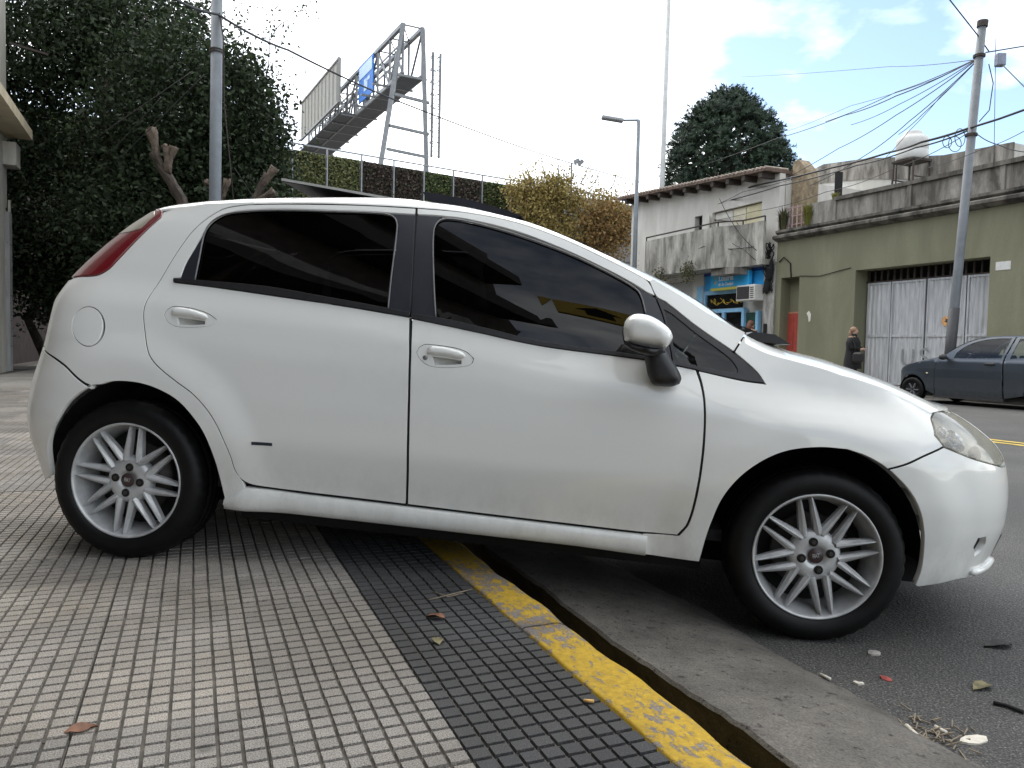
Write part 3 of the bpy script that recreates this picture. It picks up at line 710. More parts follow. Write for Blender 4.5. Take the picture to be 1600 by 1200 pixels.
# --- wheels
def make_wheel(rot):
    w_ = bpy.data.objects.new('wheel', None); link(w_, car)
    o = [(.213,.004),(.218,-.004),(.232,-.011),(.250,-.0145),(.266,-.0125),(.281,-.005),(.291,.006),(.2975,.018)]
    n = 120; V = []; F = []
    prof = o + [(.301,.034),(.3015,.052),(.294,.054),(.294,.060),(.302,.062),(.302,.088),(.294,.09),(.294,.096),(.302,.098),(.302,.125),(.294,.127),(.294,.133),(.301,.135),(.301,.155),(.2975,.170),(.285,.19),(.255,.20),(.215,.19)]
    m = len(prof)
    for k in range(n):
        q = 2*math.pi*k/n; lug = -.0035 if k % 3 == 0 else 0
        for j, (r, h) in enumerate(prof):
            rr = r+(lug if 6 <= j <= 9 or 18 <= j <= 22 else 0); zz = rr*math.sin(q); fl_ = max(0, -.2975-zz); V.append((rr*math.cos(q)*(1+fl_*.8), h-(fl_*1.2 if h < .02 else 0), max(zz, -.2975)))
    F = [(k*m+j, k*m+j+1, ((k+1) % n)*m+j+1, ((k+1) % n)*m+j) for k in range(n) for j in range(m-1)]
    mb = MB(); mb.add(V, F); mb.build('tyre', RUBBER, w_, True)
    rim = MB().lathe([(.2155,.006),(.2175,-.002),(.2165,-.006),(.2125,-.007),(.2085,-.003),(.2055,.006),(.203,.02),(.196,.034),(.187,.06),(.183,.10),(.186,.17),(.205,.185)], 96).build('rim', ALLOY, w_, True)
    for k in range(8):
        ph = math.radians(90+22.5+45*k)+rot; mb = MB()
        for sg_ in (-1, 1):
            pi_ = np.array([math.cos(ph), math.sin(ph)])*.078; e = ph+sg_*math.radians(17.2); po = np.array([math.cos(e), math.sin(e)])*.2085
            d = (po-pi_); L = np.hypot(*d); d /= L; nn = np.array([-d[1], d[0]])*(-sg_)         # nn points into the V
            st = [(0, .031, .006), (.25, .027, .004), (.6, .021, .002), (.88, .014, .001), (1.0, .006, .004)]; rows = []
            for t, wd, yy in st:
                c = pi_+d*L*t - nn*0.004*(1-t)
                rows.append([(c[0]+nn[0]*a*wd, yy+b, c[1]+nn[1]*a*wd) for a, b in ((-.5, .034), (-.46, .012), (-.12, 0), (.10, .001), (.46, .013), (.5, .034))])
            nr = 6; v = [p for r in rows for p in r]
            mb.add(v, [(i*nr+j, i*nr+j+1, (i+1)*nr+j+1, (i+1)*nr+j) for i in range(len(st)-1) for j in range(nr-1)] + [tuple(range(nr)), tuple(range((len(st)-1)*nr, len(st)*nr))])
        mb.build('spoke', ALLOY, rim)
    hub = MB().lathe([(.0, .016), (.032, .016), (.034, .012), (.05, .011), (.066, .012), (.08, .017), (.088, .03), (.09, .05)], 48).build('hub', ALLOY, w_, True)
    for k in range(4):
        q = math.pi/2+rot+k*math.pi/2; c = (.049*math.cos(q), .049*math.sin(q)); mb = MB().lathe([(.0135, .0095), (.0145, .008), (.0155, .0085), (.0155, .013)], 20); mb.v = [(x+c[0], y, z+c[1]) for x, y, z in mb.v]; mb.build('bolt_ring', BRAKE, hub, True)
        mb = MB().lathe([(0, .0068), (.0136, .0068), (.0138, .0098)], 20); mb.v = [(x+c[0], y, z+c[1]) for x, y, z in mb.v]; mb.build('bolt_hole', DARK, hub)
        mb = MB().lathe([(0, .003), (.007, .003), (.0085, .007)], 6); mb.v = [(x+c[0], y, z+c[1]) for x, y, z in mb.v]; mb.build('wheel_bolt', BRAKE, hub)
    MB().lathe([(0, .008), (.022, .008), (.0235, .0095), (.025, .0085), (.026, .012)], 32).build('centre_cap', M('dark_cap', (.05, .03, .03), .2, 40, .3), hub, True)
    # lettering on the cap
    fc = bpy.data.curves.new('cap_letters', 'FONT'); fc.body = 'FIAT'; fc.size = .0135; fc.align_x = 'CENTER'; fc.align_y = 'CENTER'; fc.extrude = .0004; fc.space_character = .9
    to = bpy.data.objects.new('cap_letters', fc); me = bpy.data.meshes.new_from_object(to); bpy.data.objects.remove(to)
    lo = bpy.data.objects.new('cap_letters', me); me.materials.append(ALLOY); link(lo, hub); lo.location = (0, .0072, 0); lo.rotation_euler = (math.pi/2, -rot, 0); lo.scale = (1, 1.5, 1)
    MB().lathe([(.0, .075), (.05, .07), (.06, .08), (.135, .08), (.137, .1)], 48).build('brake_disc', BRAKE, w_, True)
    MB().lathe([(.0, .115), (.182, .115)], 48).build('backing_plate', DARK, w_)
    return w_
def copy_tree(o, parent):
    c = o.copy(); link(c, parent); c.parent = parent
    for ch in o.children: copy_tree(ch, c)
    return c
wf = make_wheel(R_(15.5)); wf.location = (2.51, -.815, .31)
wr = make_wheel(R_(-5.5)); wr.location = (0, -.815, .31)
for src, x in ((wf, 2.51), (wr, 0)):
    c = copy_tree(src, car); c.location = (x, .815, .31); c.rotation_euler = (0, 0, math.pi)
# --- wheel housings, floor, cabin
for x in (0, 2.51):
    for s in (-1, 1):
        mb = MB(); n = 28; rr = .372; pts = [(x+rr*math.cos(q), .32+rr*math.sin(q)) for q in np.linspace(-.03, math.pi+.03, n)]
        y0, y1 = s*.735, s*.42
        mb.add([(a, y0, b) for a, b in pts]+[(a, y1, b) for a, b in pts], [(i, i+1, n+i+1, n+i) for i in range(n-1)] + [tuple(n+i for i in range(n))])
        mb.build('wheel_housing', DARK, car)
MB().box(.36, 2.16, -.60, .60, .165, .29).box(-.50, .42, -.42, .42, .18, .30).box(2.10, 3.05, -.42, .42, .16, .30).box(.2, 1.9, -.12, .12, .18, .235).build('underbody', DARK, car)
CLOTH = M('dark_seat_cloth', (.02, .02, .022), .3, 60, .9)
for y in (-.36, .36):
    st = MB().box(1.25, 1.72, y-.24, y+.24, .48, .62, .04).build('front_seat', CLOTH, car)
    mb = MB().box(-.07, .07, -.23, .23, 0, .58, .04); 
    sbk = mb.build('seat_back', CLOTH, st); sbk.location = (1.24, y, .56); sbk.rotation_euler = (0, -.28, 0)
    hr = MB().box(-.05, .05, -.13, .13, .60, .77, .03).build('headrest', CLOTH, st); hr.location = (1.22, y, .56); hr.rotation_euler = (0, -.28, 0)
MB().box(.1, .55, -.6, .6, .45, .62, .04).box(0, .12, -.6, .6, .5, 1.1, .03).build('rear_bench', CLOTH, car)
MB().prism([(1.85, .62), (1.82, .86), (1.92, .93), (2.22, .955), (2.26, .60)], -.66, .66, 'xz').build('dashboard', CLOTH, car)
sw = MB(); sw.tube([(0, .18*math.cos(q), .18*math.sin(q)) for q in np.linspace(0, 2*math.pi, 33)], .014, 8, False).bar((0, -.17, 0), (0, .17, 0), .03).bar((0, 0, -.17), (0, 0, 0), .03)
sw = sw.build('steering_wheel', CLOTH, car, True); sw.location = (1.76, .36, .86); sw.rotation_euler = (0, .42, 0)
MB().box(.05, 2.25, -.70, .70, .30, .34).build('cabin_floor', CLOTH, car)

# ================================================================ the ground
ZR, ZS = -0.0185, 0.1455                       # road and pavement heights
TK0, TK1 = 0.89, 1.04                     # painted kerbstone
FAR_K, FAR_W = 17.2, 20.0                  # far kerb and far building line
def asphalt():
    m, n, l, b = new_mat('asphalt')
    a = noise(n, l, 170, 2, .6, 'Object'); r = ramp(n, [(.32, (.020,.020,.020)), (.50, (.058,.057,.055)), (.64, (.12,.118,.112)), (.74, (.30,.29,.27))]); l.new(a.outputs[0], r.inputs[0])
    v = n.new('ShaderNodeTexVoronoi'); v.inputs['Scale'].default_value = 95; t = n.new('ShaderNodeTexCoord'); l.new(t.outputs['Object'], v.inputs['Vector'])
    vr = ramp(n, [(.0, (.25,.25,.25)), (.35, (1,1,1))]); l.new(v.outputs['Distance'], vr.inputs[0])
    big = noise(n, l, .7, 6, .6); br = ramp(n, [(.35, (.80,.80,.80)), (.7, (1.25,1.24,1.22))]); l.new(big.outputs[0], br.inputs[0])
    c = mixc(n, l, 1.0, r.outputs[0], br.outputs[0], 'MULTIPLY'); 
    d = noise(n, l, 9, 6, .75); dr = ramp(n, [(.58, (0,)*3), (.80, (.30,)*3)]); l.new(d.outputs[0], dr.inputs[0])
    c = mixc(n, l, dr.outputs[0], c, (.16,.13,.10)); l.new(c, b.inputs['Base Color'])
    setp(b, rough=.82); bump(n, l, b, v.outputs['Distance'], .55, .006); return m
ROAD = asphalt()
tag(mesh('road', [WN(1.36,-60,ZR), W(FAR_K,-60,ZR), W(FAR_K,300,ZR), WN(1.36,300,ZR)], [(0,1,2,3)], ROAD), kind='structure')
tag(mesh('ground', [W(-400,-300,-.35), W(500,-300,-.35), W(500,900,-.35), W(-400,900,-.35)], [(0,1,2,3)], M('bare_ground', (.16,.15,.13), .3, .4, .9)), kind='structure')
def gridmat():
    """distant pavement: the same small squares, too far to tell apart"""
    m, n, l, b = new_mat('far_paving')
    x = noise(n, l, 30, 6, .7); r = ramp(n, [(.3, (.20,.185,.165)), (.7, (.34,.32,.29))]); l.new(x.outputs[0], r.inputs[0])
    y = noise(n, l, 1.2, 5, .6); r2 = ramp(n, [(.3, (.75,.75,.75)), (.7, (1.1,1.1,1.1))]); l.new(y.outputs[0], r2.inputs[0])
    l.new(mixc(n, l, 1, r.outputs[0], r2.outputs[0], 'MULTIPLY'), b.inputs['Base Color']); setp(b, rough=.85); return m
PAVE = gridmat()
GROOVE = M('groove_dirt', (.10,.09,.078), .45, 8, .95, .2, .002)
pave = MB().box(-60, TK0-.002, -60, 120, -.3, ZS-.0145).build('pavement', GROOVE); pave.rotation_euler = (0, 0, STN); tag(pave, kind='structure')
# --- the 40 cm pavement tiles of 8 x 8 raised squares
PT = .375
def tile_mat(name, lo, hi, spk, spk2):
    m, n, l, b = new_mat(name)
    oi = n.new('ShaderNodeObjectInfo'); t = n.new('ShaderNodeTexCoord')
    a = n.new('ShaderNodeTexNoise'); a.inputs['Scale'].default_value = 330; a.inputs['Detail'].default_value = 2; l.new(t.outputs['Object'], a.inputs['Vector'])
    r = ramp(n, [(.33, spk), (.46, lo), (.60, hi), (.72, spk2)]); l.new(a.outputs[0], r.inputs[0])
    g = n.new('ShaderNodeNewGeometry'); ri = ramp(n, [(0, (.84,.84,.84)), (1, (1.06,1.05,1.04))]); l.new(g.outputs['Random Per Island'], ri.inputs[0])
    ro = ramp(n, [(0, (.74,.75,.77)), (.5, (.96,.95,.94)), (1, (1.10,1.07,1.02))]); l.new(oi.outputs['Random'], ro.inputs[0])
    c = mixc(n, l, 1, mixc(n, l, 1, r.outputs[0], ri.outputs[0], 'MULTIPLY'), ro.outputs[0], 'MULTIPLY')
    w = n.new('ShaderNodeTexNoise'); w.inputs['Scale'].default_value = 2.2; w.inputs['Detail'].default_value = 7; l.new(g.outputs['Position'], w.inputs['Vector'])
    wr_ = ramp(n, [(.40, (.72,.70,.67)), (.62, (1.04,1.04,1.04))]); l.new(w.outputs[0], wr_.inputs[0])
    c = mixc(n, l, 1, c, wr_.outputs[0], 'MULTIPLY')
    vo = n.new('ShaderNodeTexVoronoi'); vo.inputs['Scale'].default_value = 3.1; l.new(g.outputs['Position'], vo.inputs['Vector']); vr_ = ramp(n, [(.055, (1,)*3), (.085, (0,)*3)]); l.new(vo.outputs['Distance'], vr_.inputs[0])
    st = n.new('ShaderNodeTexNoise'); st.inputs['Scale'].default_value = .9; st.inputs['Detail'].default_value = 8; st.inputs['Roughness'].default_value = .7; l.new(g.outputs['Position'], st.inputs['Vector']); sr = ramp(n, [(.55, (0,)*3), (.70, (.45,)*3)]); l.new(st.outputs[0], sr.inputs[0])
    c = mixc(n, l, sr.outputs[0], c, tuple(v*.45 for v in lo)); gm = n.new('ShaderNodeMath'); gm.operation = 'MULTIPLY'; gm.inputs[1].default_value = .6; l.new(vr_.outputs[0], gm.inputs[0])
    c = mixc(n, l, gm.outputs[0], c, (.05,.047,.043)); l.new(c, b.inputs['Base Color']); setp(b, rough=.78); bump(n, l, b, a.outputs[0], .25, .002); return m
PALE = tile_mat('pale_granite_tile', (.27,.25,.225), (.40,.375,.34), (.11,.10,.095), (.52,.50,.47))
CHAR = tile_mat('charcoal_tile', (.038,.040,.044), (.062,.064,.069), (.022,.022,.024), (.12,.12,.12))
def tile_mesh(name, mat, w, d, nx, ny, g, g2):
    """one tile: thin base and raised bevelled squares"""
    v = []; f = []
    def bx(x0, x1, y0, y1, z0, z1, b):
        k = len(v)
        v.extend([(x0,y0,z0),(x1,y0,z0),(x1,y1,z0),(x0,y1,z0),(x0+b,y0+b,z1),(x1-b,y0+b,z1),(x1-b,y1-b,z1),(x0+b,y1-b,z1)])
        f.extend([(k+4,k+5,k+6,k+7),(k,k+1,k+5,k+4),(k+1,k+2,k+6,k+5),(k+2,k+3,k+7,k+6),(k+3,k,k+4,k+7)])
    bx(.0012, w-.0012, .0012, d-.0012, -.014, -.0085, .0002)
    cx, cy = w/nx, d/ny
    for i in range(nx):
        for j in range(ny): bx(i*cx+g/2, (i+1)*cx-g/2, j*cy+g2/2, (j+1)*cy-g2/2, -.009, 0, .0011)
    me = bpy.data.meshes.new(name); me.from_pydata(v, [], f); me.materials.append(mat); me.materials.append(GROOVE)
    me.polygons.foreach_set('material_index', [1]*5+[0]*(len(f)-5)); return me
T_P = tile_mesh('paving_tile', PALE, PT, PT, 8, 8, .0062, .0088); T_C = tile_mesh('charcoal_paving_tile', CHAR, PT, PT, 8, 8, .0058, .0080)
s_ref = 1.78
cand = []
for i in range(0, 13):
    for j in range(-8, 60):
        t0 = TK0-PT*(i+1); s0 = s_ref+j*PT
        cp = [np.array(WN(t0+a*PT, s0+b*PT, ZS)) for a in (0, 1) for b in (0, 1)]; ok = False; ys = []
        for p in cp:
            ys.append(np.linalg.norm(p-CAM))
            if (p-CAM) @ fw < .25: continue
            q = proj(p)
            if -60 < q[0] < 1660 and 520 < q[1] < 1290: ok = True
        cand.append((min(ys), ok, i, t0, s0))
cand.sort()
seen = [c for c in cand if c[1]][:300]; rest = [c for c in cand if c not in seen]
for dd, ok, i, t0, s0 in seen:
    o = bpy.data.objects.new('paving_tile', T_C if i == 0 else T_P); o.location = (t0, s0, ZS+random.uniform(-.0018, .0016)); o.rotation_euler = (random.uniform(-.003, .003), random.uniform(-.003, .003), random.uniform(-.004, .004)); link(o, pave)
# the tiles beside the picture keep their squares, the distant ones are too small to show them
for src, row in ((T_P, [c for c in rest if c[0] < 7 and c[2] > 0]), (T_C, [c for c in rest if c[0] < 7 and c[2] == 0])):
    base = np.array([v.co[:] for v in src.vertices]); fc = np.array([p.vertices[:] for p in src.polygons]); mi = [p.material_index for p in src.polygons]; V = []; F = []; MI = []
    for k, (dd, ok, i, t0, s0) in enumerate(row):
        V.append(base+np.array([t0, s0, ZS+random.uniform(-.0018, .0016)])); F.append(fc+k*len(base)); MI += mi
    if V:
        me = bpy.data.meshes.new('outer_paving_tiles'); me.from_pydata(np.vstack(V).tolist(), [], np.vstack(F).tolist()); me.materials.append(src.materials[0]); me.materials.append(GROOVE); me.polygons.foreach_set('material_index', MI)
        o = bpy.data.objects.new('outer_paving_tiles', me); link(o, pave); tag(o, kind='stuff')
far = [c for c in rest if c[0] >= 7]
mb = MB()
for dd, ok, i, t0, s0 in far: mb.box(t0+.003, t0+PT-.003, s0+.003, s0+PT-.003, ZS-.012, ZS-.001)
if far: tag(mb.build('distant_paving_tile', PAVE, pave), kind='stuff')
mb = MB().box(-4.6, TK0-.01, -25, s_ref-8*PT-.01, ZS-.012, ZS-.002).box(-4.6, TK0-.01, s_ref+60*PT, 110, ZS-.012, ZS-.002); tag(mb.build('distant_paving', PAVE, pave), kind='stuff')
# --- yellow kerb, worn
def kerbmat():
    m, n, l, b = new_mat('worn_yellow_kerb_paint')
    a = noise(n, l, 26, 9, .78, 'Object', (1.5, .8, 1)); g = n.new('ShaderNodeTexCoord')
    sx = n.new('ShaderNodeSeparateXYZ'); l.new(g.outputs['Object'], sx.inputs[0])
    big = noise(n, l, 2.4, 4, .5); ad = n.new('ShaderNodeMath'); ad.operation = 'MULTIPLY_ADD'; l.new(big.outputs[0], ad.inputs[0]); ad.inputs[1].default_value = .5; l.new(a.outputs[0], ad.inputs[2])
    r = ramp(n, [(.765, (0,)*3), (.80, (1,)*3)]); l.new(ad.outputs[0], r.inputs[0])
    y = noise(n, l, 70, 4, .7); yr = ramp(n, [(.3, (.30,.185,.010)), (.7, (.50,.325,.018))]); l.new(y.outputs[0], yr.inputs[0])
    cr_ = noise(n, l, 120, 3, .7); rr = ramp(n, [(.3, (.10,.09,.085)), (.7, (.25,.22,.21))]); l.new(cr_.outputs[0], rr.inputs[0])
    l.new(mixc(n, l, r.outputs[0], yr.outputs[0], rr.outputs[0]), b.inputs['Base Color']); setp(b, rough=.75)
    inv = n.new('ShaderNodeMath'); inv.operation = 'SUBTRACT'; inv.inputs[0].default_value = 1; l.new(r.outputs[0], inv.inputs[1]); bump(n, l, b, inv.outputs[0], .5, .003); return m
YK = kerbmat()
kroot = empty('kerb', WN(TK0, 0, 0), STN); kroot['kind'] = 'structure'
CONC = weathered('stained_concrete', (.25,.232,.205), (.13,.12,.105), .36, 5.0, False, 70, .9, .5)
def kerbstone(s0, s1, mat):
    n = 36; v = []; f = []; w = TK1-TK0
    for i in range(n+1):
        s = s0+.004+(s1-s0-.008)*i/n; jx = .006*math.sin(s*9.1)+.004*math.sin(s*23.7); jz = .002*math.sin(s*14)
        pr = [(0, -.28), (0, ZS+.001+jz), (.006, ZS+.005+jz), (w-.03+jx, ZS+.006+jz), (w-.008+jx, ZS-.002), (w+jx, ZS-.022), (w-.004+jx, -.28)]
        v += [(x, s, z) for x, z in pr]
    m = 7
    f = [(i*m+j, i*m+j+1, (i+1)*m+j+1, (i+1)*m+j) for i in range(n) for j in range(m-1)] + [tuple(range(m)), tuple(range(n*m, n*m+m))]
    return mesh('kerbstone', v, f, mat, kroot, True)
for k in range(-3, 16): kerbstone(k*2.45-.42, (k+1)*2.45-.42, YK if k < 4 else CONC)
MB().box(TK1-TK0-.001, .34, -8, 60, -.30, -.16).build('gutter_channel', M('shaded_gutter', (.02,.018,.016), .4, 12, .6), kroot)  # the shade down in the slot is put into this near-black colour
# --- concrete ramp slab lying in the gutter
def slabmat():
    m, n, l, b = new_mat('pitted_slab_concrete')
    a = noise(n, l, 4, 8, .7); r = ramp(n, [(.32, (.07,.064,.056)), (.52, (.125,.116,.103)), (.72, (.185,.17,.152))]); l.new(a.outputs[0], r.inputs[0])
    f = noise(n, l, 150, 3, .7); fr = ramp(n, [(.3, (.55,.55,.55)), (.55, (1,1,1)), (.75, (1.35,1.35,1.33))]); l.new(f.outputs[0], fr.inputs[0])
    v = noise(n, l, 38, 4, .6); vr = ramp(n, [(.30, (.30,.28,.26)), (.40, (1,1,1))]); l.new(v.outputs[0], vr.inputs[0])
    c = mixc(n, l, 1, mixc(n, l, 1, r.outputs[0], fr.outputs[0], 'MULTIPLY'), vr.outputs[0], 'MULTIPLY'); l.new(c, b.inputs['Base Color'])
    setp(b, rough=.9); bump(n, l, b, mixc(n, l, .5, vr.outputs[0], f.outputs[0]), .8, .008); return m
SLABM = slabmat()
def slab():
    n = 110; v = []; f = []; s0, s1 = .4, 4.9; m = 7
    for i in range(n+1):
        s = s0+(s1-s0)*i/n
        e = .006*math.sin(s*2.3)+.003*math.sin(s*17.1+1)+random.uniform(-.0035, .0035); r = .02*math.sin(s*3.1)+.014*math.sin(s*8.7)+random.uniform(-.006, .006)
        z0 = .058+.006*math.sin(s*5.3)
        pr = [(1.36+e, -.25), (1.275+e, z0-.06), (1.228+e, z0-.010), (1.236+e, z0), (1.36, z0-.008), (1.66, .018), (1.80+r, ZR-.004)]
        v += [WN(t, s, z) for t, z in pr]
    f = [(i*m+j, i*m+j+1, (i+1)*m+j+1, (i+1)*m+j) for i in range(n) for j in range(m-1)] + [tuple(range(m)), tuple(range(n*m, n*m+m))]
    return mesh('concrete_ramp', v, f, SLABM, None, False)
tag(slab(), 'rough grey concrete ramp slab lying along the gutter under the white car', 'ramp')
rim_ = MB(); 
tag(mesh('gutter_edge', [WN(1.36,-8,ZR+.004), WN(1.85,-8,ZR+.004), WN(1.85,.35,ZR+.004), WN(1.36,.35,ZR+.004)], [(0,1,2,3)], CONC), kind='structure')
# --- road markings, far kerb and pavement
YL = M('yellow_road_paint', (.50,.36,.06), .35, 6, .7)
for k in (-.12, .12):
    tag(mesh('centre_line', [W(9.1+k-.06,-30,ZR+.004), W(9.1+k+.06,-30,ZR+.004), W(9.1+k+.06,120,ZR+.004), W(9.1+k-.06,120,ZR+.004)], [(0,1,2,3)], YL), kind='structure')
fp = MB().box(FAR_K, FAR_W+6, -40, 140, -.3, .10).build('far_pavement', PAVE); fp.rotation_euler = (0, 0, STA); tag(fp, kind='structure')
fk = MB()
fk.box(FAR_K-.16, FAR_K-.002, -40, 140, -.3, .105, .02); fo = fk.build('far_kerb', CONC); fo.rotation_euler = (0, 0, STA); tag(fo, kind='structure')

# ================================================================ litter
LEAFB = M('dry_brown_leaf', (.17,.075,.04), .4, 30, .7); LEAFG = M('faded_leaf', (.16,.14,.07), .4, 30, .7); TWIG = M('dry_twig', (.22,.18,.13), .3, 40, .8)
def dry_leaf(px, py, z, size, rz, mat, label, curl=.25):
    t, s = at_z(px, py, z); prof = [(0,0),(.18,.16),(.30,.40),(.26,.62),(.12,.85),(0,1.05)]
    v = [(0, 0, .004)]; f = []
    L = [(x, y) for x, y in prof] ; n = len(L); v = []
    for i, (x, y) in enumerate(L):
        v += [(-x, y-.5, curl*(x*1.4)**1.5+.05), (0, y-.5, .02+.05*math.sin(y*5)), (x, y-.5, curl*(x*1.2)**1.3+.06*math.sin(y*9))]
    f = [(i*3+j, i*3+j+1, (i+1)*3+j+1, (i+1)*3+j) for i in range(n-1) for j in (0, 1)]
    o = mesh('fallen_leaf', [(x*size, y*size, zz*size+.001) for x, y, zz in v], f, mat, None, True, W(t, s, z), rz)
    return tag(o, label, 'leaf', 'fallen leaves')
dry_leaf(681, 966, ZS, .062, 1.2, LEAFB, 'curled red-brown leaf on the charcoal tiles', .8)
dry_leaf(683, 1003, ZS, .055, .3, LEAFG, 'faded olive leaf on charcoal tiles just below the red-brown one', .6)
dry_leaf(126, 1141, ZS, .060, -1.0, LEAFB, 'tattered brown leaf on the pale tiles at bottom left', .4)
dry_leaf(1560, 1010, ZR, .11, 1.8, M('dark_leaf', (.03,.028,.025), .3, 20, .7), 'dark shrivelled leaf on the asphalt ahead of the bumper', .5)
dry_leaf(1534, 1075, ZR, .085, 2.1, LEAFG, 'pale greyish leaf on asphalt near the right picture edge', .5)
def stick(name, pts, r, z, mat, label, cat, group='small litter on the ground'):
    P = []
    for k, (px, py) in enumerate(pts):
        t, s = at_z(px, py, z); P.append(W(t, s, z+r+.001*(k % 2)))
    return tag(MB().tube(P, r, 6).build(name, mat, None, True), label, cat, group)
stick('twig', [(670,938),(690,934),(712,928),(738,922)], .0022, ZS, TWIG, 'thin forked twig on the charcoal tiles beside the yellow kerb', 'twig')
stick('twig', [(676,925),(700,934),(722,928)], .0018, ZS, TWIG, 'shorter bent twig crossing the thin forked twig', 'twig')
stick('dark_stick', [(1552,1101),(1575,1107),(1599,1116)], .006, ZR, DARK, 'black stick on the asphalt at the right edge', 'stick')
FILT = M('cigarette_paper', (.62,.58,.50), .15, 60, .8); ORF = M('orange_filter', (.60,.36,.12), .2, 60, .8)
stick('cigarette_end', [(1282,1056),(1297,1064)], .005, ZR, FILT, 'pale cigarette end lying below the front tyre', 'litter')
stick('cigarette_end', [(1416,1137),(1432,1153)], .006, ZR, FILT, 'cigarette end, left one of the pair beside the broken slab', 'litter')
stick('cigarette_end', [(1461,1139),(1478,1149)], .006, ZR, FILT, 'cigarette end, right one of the pair beside the broken slab', 'litter')
stick('cigarette_end', [(912,1097),(928,1099)], .004, ZS, ORF, 'orange-tipped cigarette end on charcoal tiles by the kerb', 'litter')
def scrap(px, py, z, sx, sy, rz, mat, label, name='paper_scrap'):
    t, s = at_z(px, py, z); n = 8; v = [(sx*(.6+.4*random.random())*math.cos(q), sy*(.6+.4*random.random())*math.sin(q), .002+random.random()*.006) for q in np.linspace(0, 2*math.pi, n, endpoint=False)]+[(0, 0, .008)]
    v += [(x, y, .0005) for x, y, _ in v[:n]]
    return tag(mesh(name, v, [(i, (i+1) % n, n) for i in range(n)]+[(i, n+1+i, n+1+(i+1) % n, (i+1) % n) for i in range(n)], mat, None, False, W(t, s, z), rz), label, 'litter', 'small litter on the ground')
scrap(1384, 1061, ZR, .016, .024, .4, M('red_scrap', (.32,.06,.05), .3, 30, .7), 'small red scrap lying on the asphalt')
scrap(1341, 1069, ZR, .012, .018, 1.1, FILT, 'small white scrap beside the red scrap')
scrap(1365, 1022, ZR, .035, .02, .5, M('dusty_white', (.34,.32,.30), .2, 30, .9), 'dusty white smear of paper below the front tyre')
scrap(1520, 1158, ZR, .025, .05, 1.9, FILT, 'torn white paper at the bottom right of the road')
gr_ = [at_z(px, py, ZR) for px, py in ((1440,1150),)]
mb = MB()
for k in range(70):
    t, s = gr_[0][0]+random.gauss(0, .05), gr_[0][1]+random.gauss(0, .06); a = random.random()*6.3; L_ = random.uniform(.015, .05)
    mb.bar(W(t, s, ZR+.004), W(t+L_*math.cos(a), s+L_*math.sin(a), ZR+.004+random.random()*.01), .003)
tag(mb.build('dry_grass_litter', TWIG), 'clump of dry straw caught beside the broken slab', 'litter', kind='stuff')

# ================================================================ leaves
def leaf_mesh(name, C, size, mat, parent=None, aspect=.55, droop=.0, n=None):
    """many small folded leaves at the given centres"""
    N = len(C); a = RNG.normal(size=(N, 3)); a[:, 2] -= droop; a /= np.linalg.norm(a, axis=1)[:, None]
    b = RNG.normal(size=(N, 3)); b -= a*np.sum(a*b, 1)[:, None]; b /= np.linalg.norm(b, axis=1)[:, None]; c = np.cross(a, b)
    L = size*RNG.uniform(.6, 1.25, (N, 1)); w = L*aspect
    V = np.stack([C-a*L*.5, C+b*w*.5+c*L*.08, C+a*L*.5, C-b*w*.5+c*L*.08], 1).reshape(-1, 3)
    me = bpy.data.meshes.new(name); me.vertices.add(4*N); me.vertices.foreach_set('co', V.ravel())
    me.loops.add(4*N); me.loops.foreach_set('vertex_index', np.arange(4*N, dtype=np.int32)); me.polygons.add(N)
    me.polygons.foreach_set('loop_start', np.arange(0, 4*N, 4, dtype=np.int32)); me.polygons.foreach_set('loop_total', np.full(N, 4, np.int32))
    me.materials.append(mat); me.update(); me.validate()
    o = bpy.data.objects.new(name, me); return link(o, parent)
def clumps(n_clump, per, center, rad, spread, shell=.55, flat=1.0):
    """clump centres mostly in the outer shell of an ellipsoid"""
    d = RNG.normal(size=(n_clump, 3)); d /= np.linalg.norm(d, axis=1)[:, None]; r = shell+(1-shell)*RNG.random((n_clump, 1))**.6
    c = np.array(center)+d*r*np.array(rad)
    sp = spread*RNG.uniform(.5, 1.4, (n_clump, 1, 1)); return (c[:, None, :]+RNG.normal(size=(n_clump, per, 3))*sp*np.array([1, 1, flat])).reshape(-1, 3), c

# ================================================================ buildings across the street
def wall_holes(name, poly, holes, x0, depth, mat, parent, thick=None, hole_mat=None):
    """wall in the (s, z) plane at local x0 facing -x, with real openings and reveals"""
    V2, F = triangulate(poly, holes, None)
    mb = MB(); mb.add([(x0, a, b) for a, b in V2], F)
    for h in holes:
        n = len(h); mb.add([(x0, a, b) for a, b in h]+[(x0+depth, a, b) for a, b in h], [(i, (i+1) % n, n+(i+1) % n, n+i) for i in range(n)])
    p = list(poly); n = len(p); d = thick or depth
    mb.add([(x0, a, b) for a, b in p]+[(x0+d, a, b) for a, b in p], [(i, (i+1) % n, n+(i+1) % n, n+i) for i in range(n)])
    return mb.build(name, mat, parent)
def rect(s0, s1, z0, z1): return [(s0, z0), (s1, z0), (s1, z1), (s0, z1)]
def text(body, size, mat, parent, loc, name='lettering', extr=.004, bold=0.0, sx=1.0):
    """letters on a wall that faces the street (-x)"""
    c = bpy.data.curves.new(name, 'FONT'); c.body = body; c.size = size; c.extrude = extr; c.offset = bold
    t = bpy.data.objects.new(name, c); me = bpy.data.meshes.new_from_object(t); bpy.data.objects.remove(t); me.materials.append(mat)
    o = bpy.data.objects.new(name, me); link(o, parent); o.scale = (sx, 1, 1)
    o.matrix_local = Matrix(((0, 0, -1, loc[0]), (-sx, 0, 0, loc[1]), (0, 1, 0, loc[2]), (0, 0, 0, 1)))
    return o
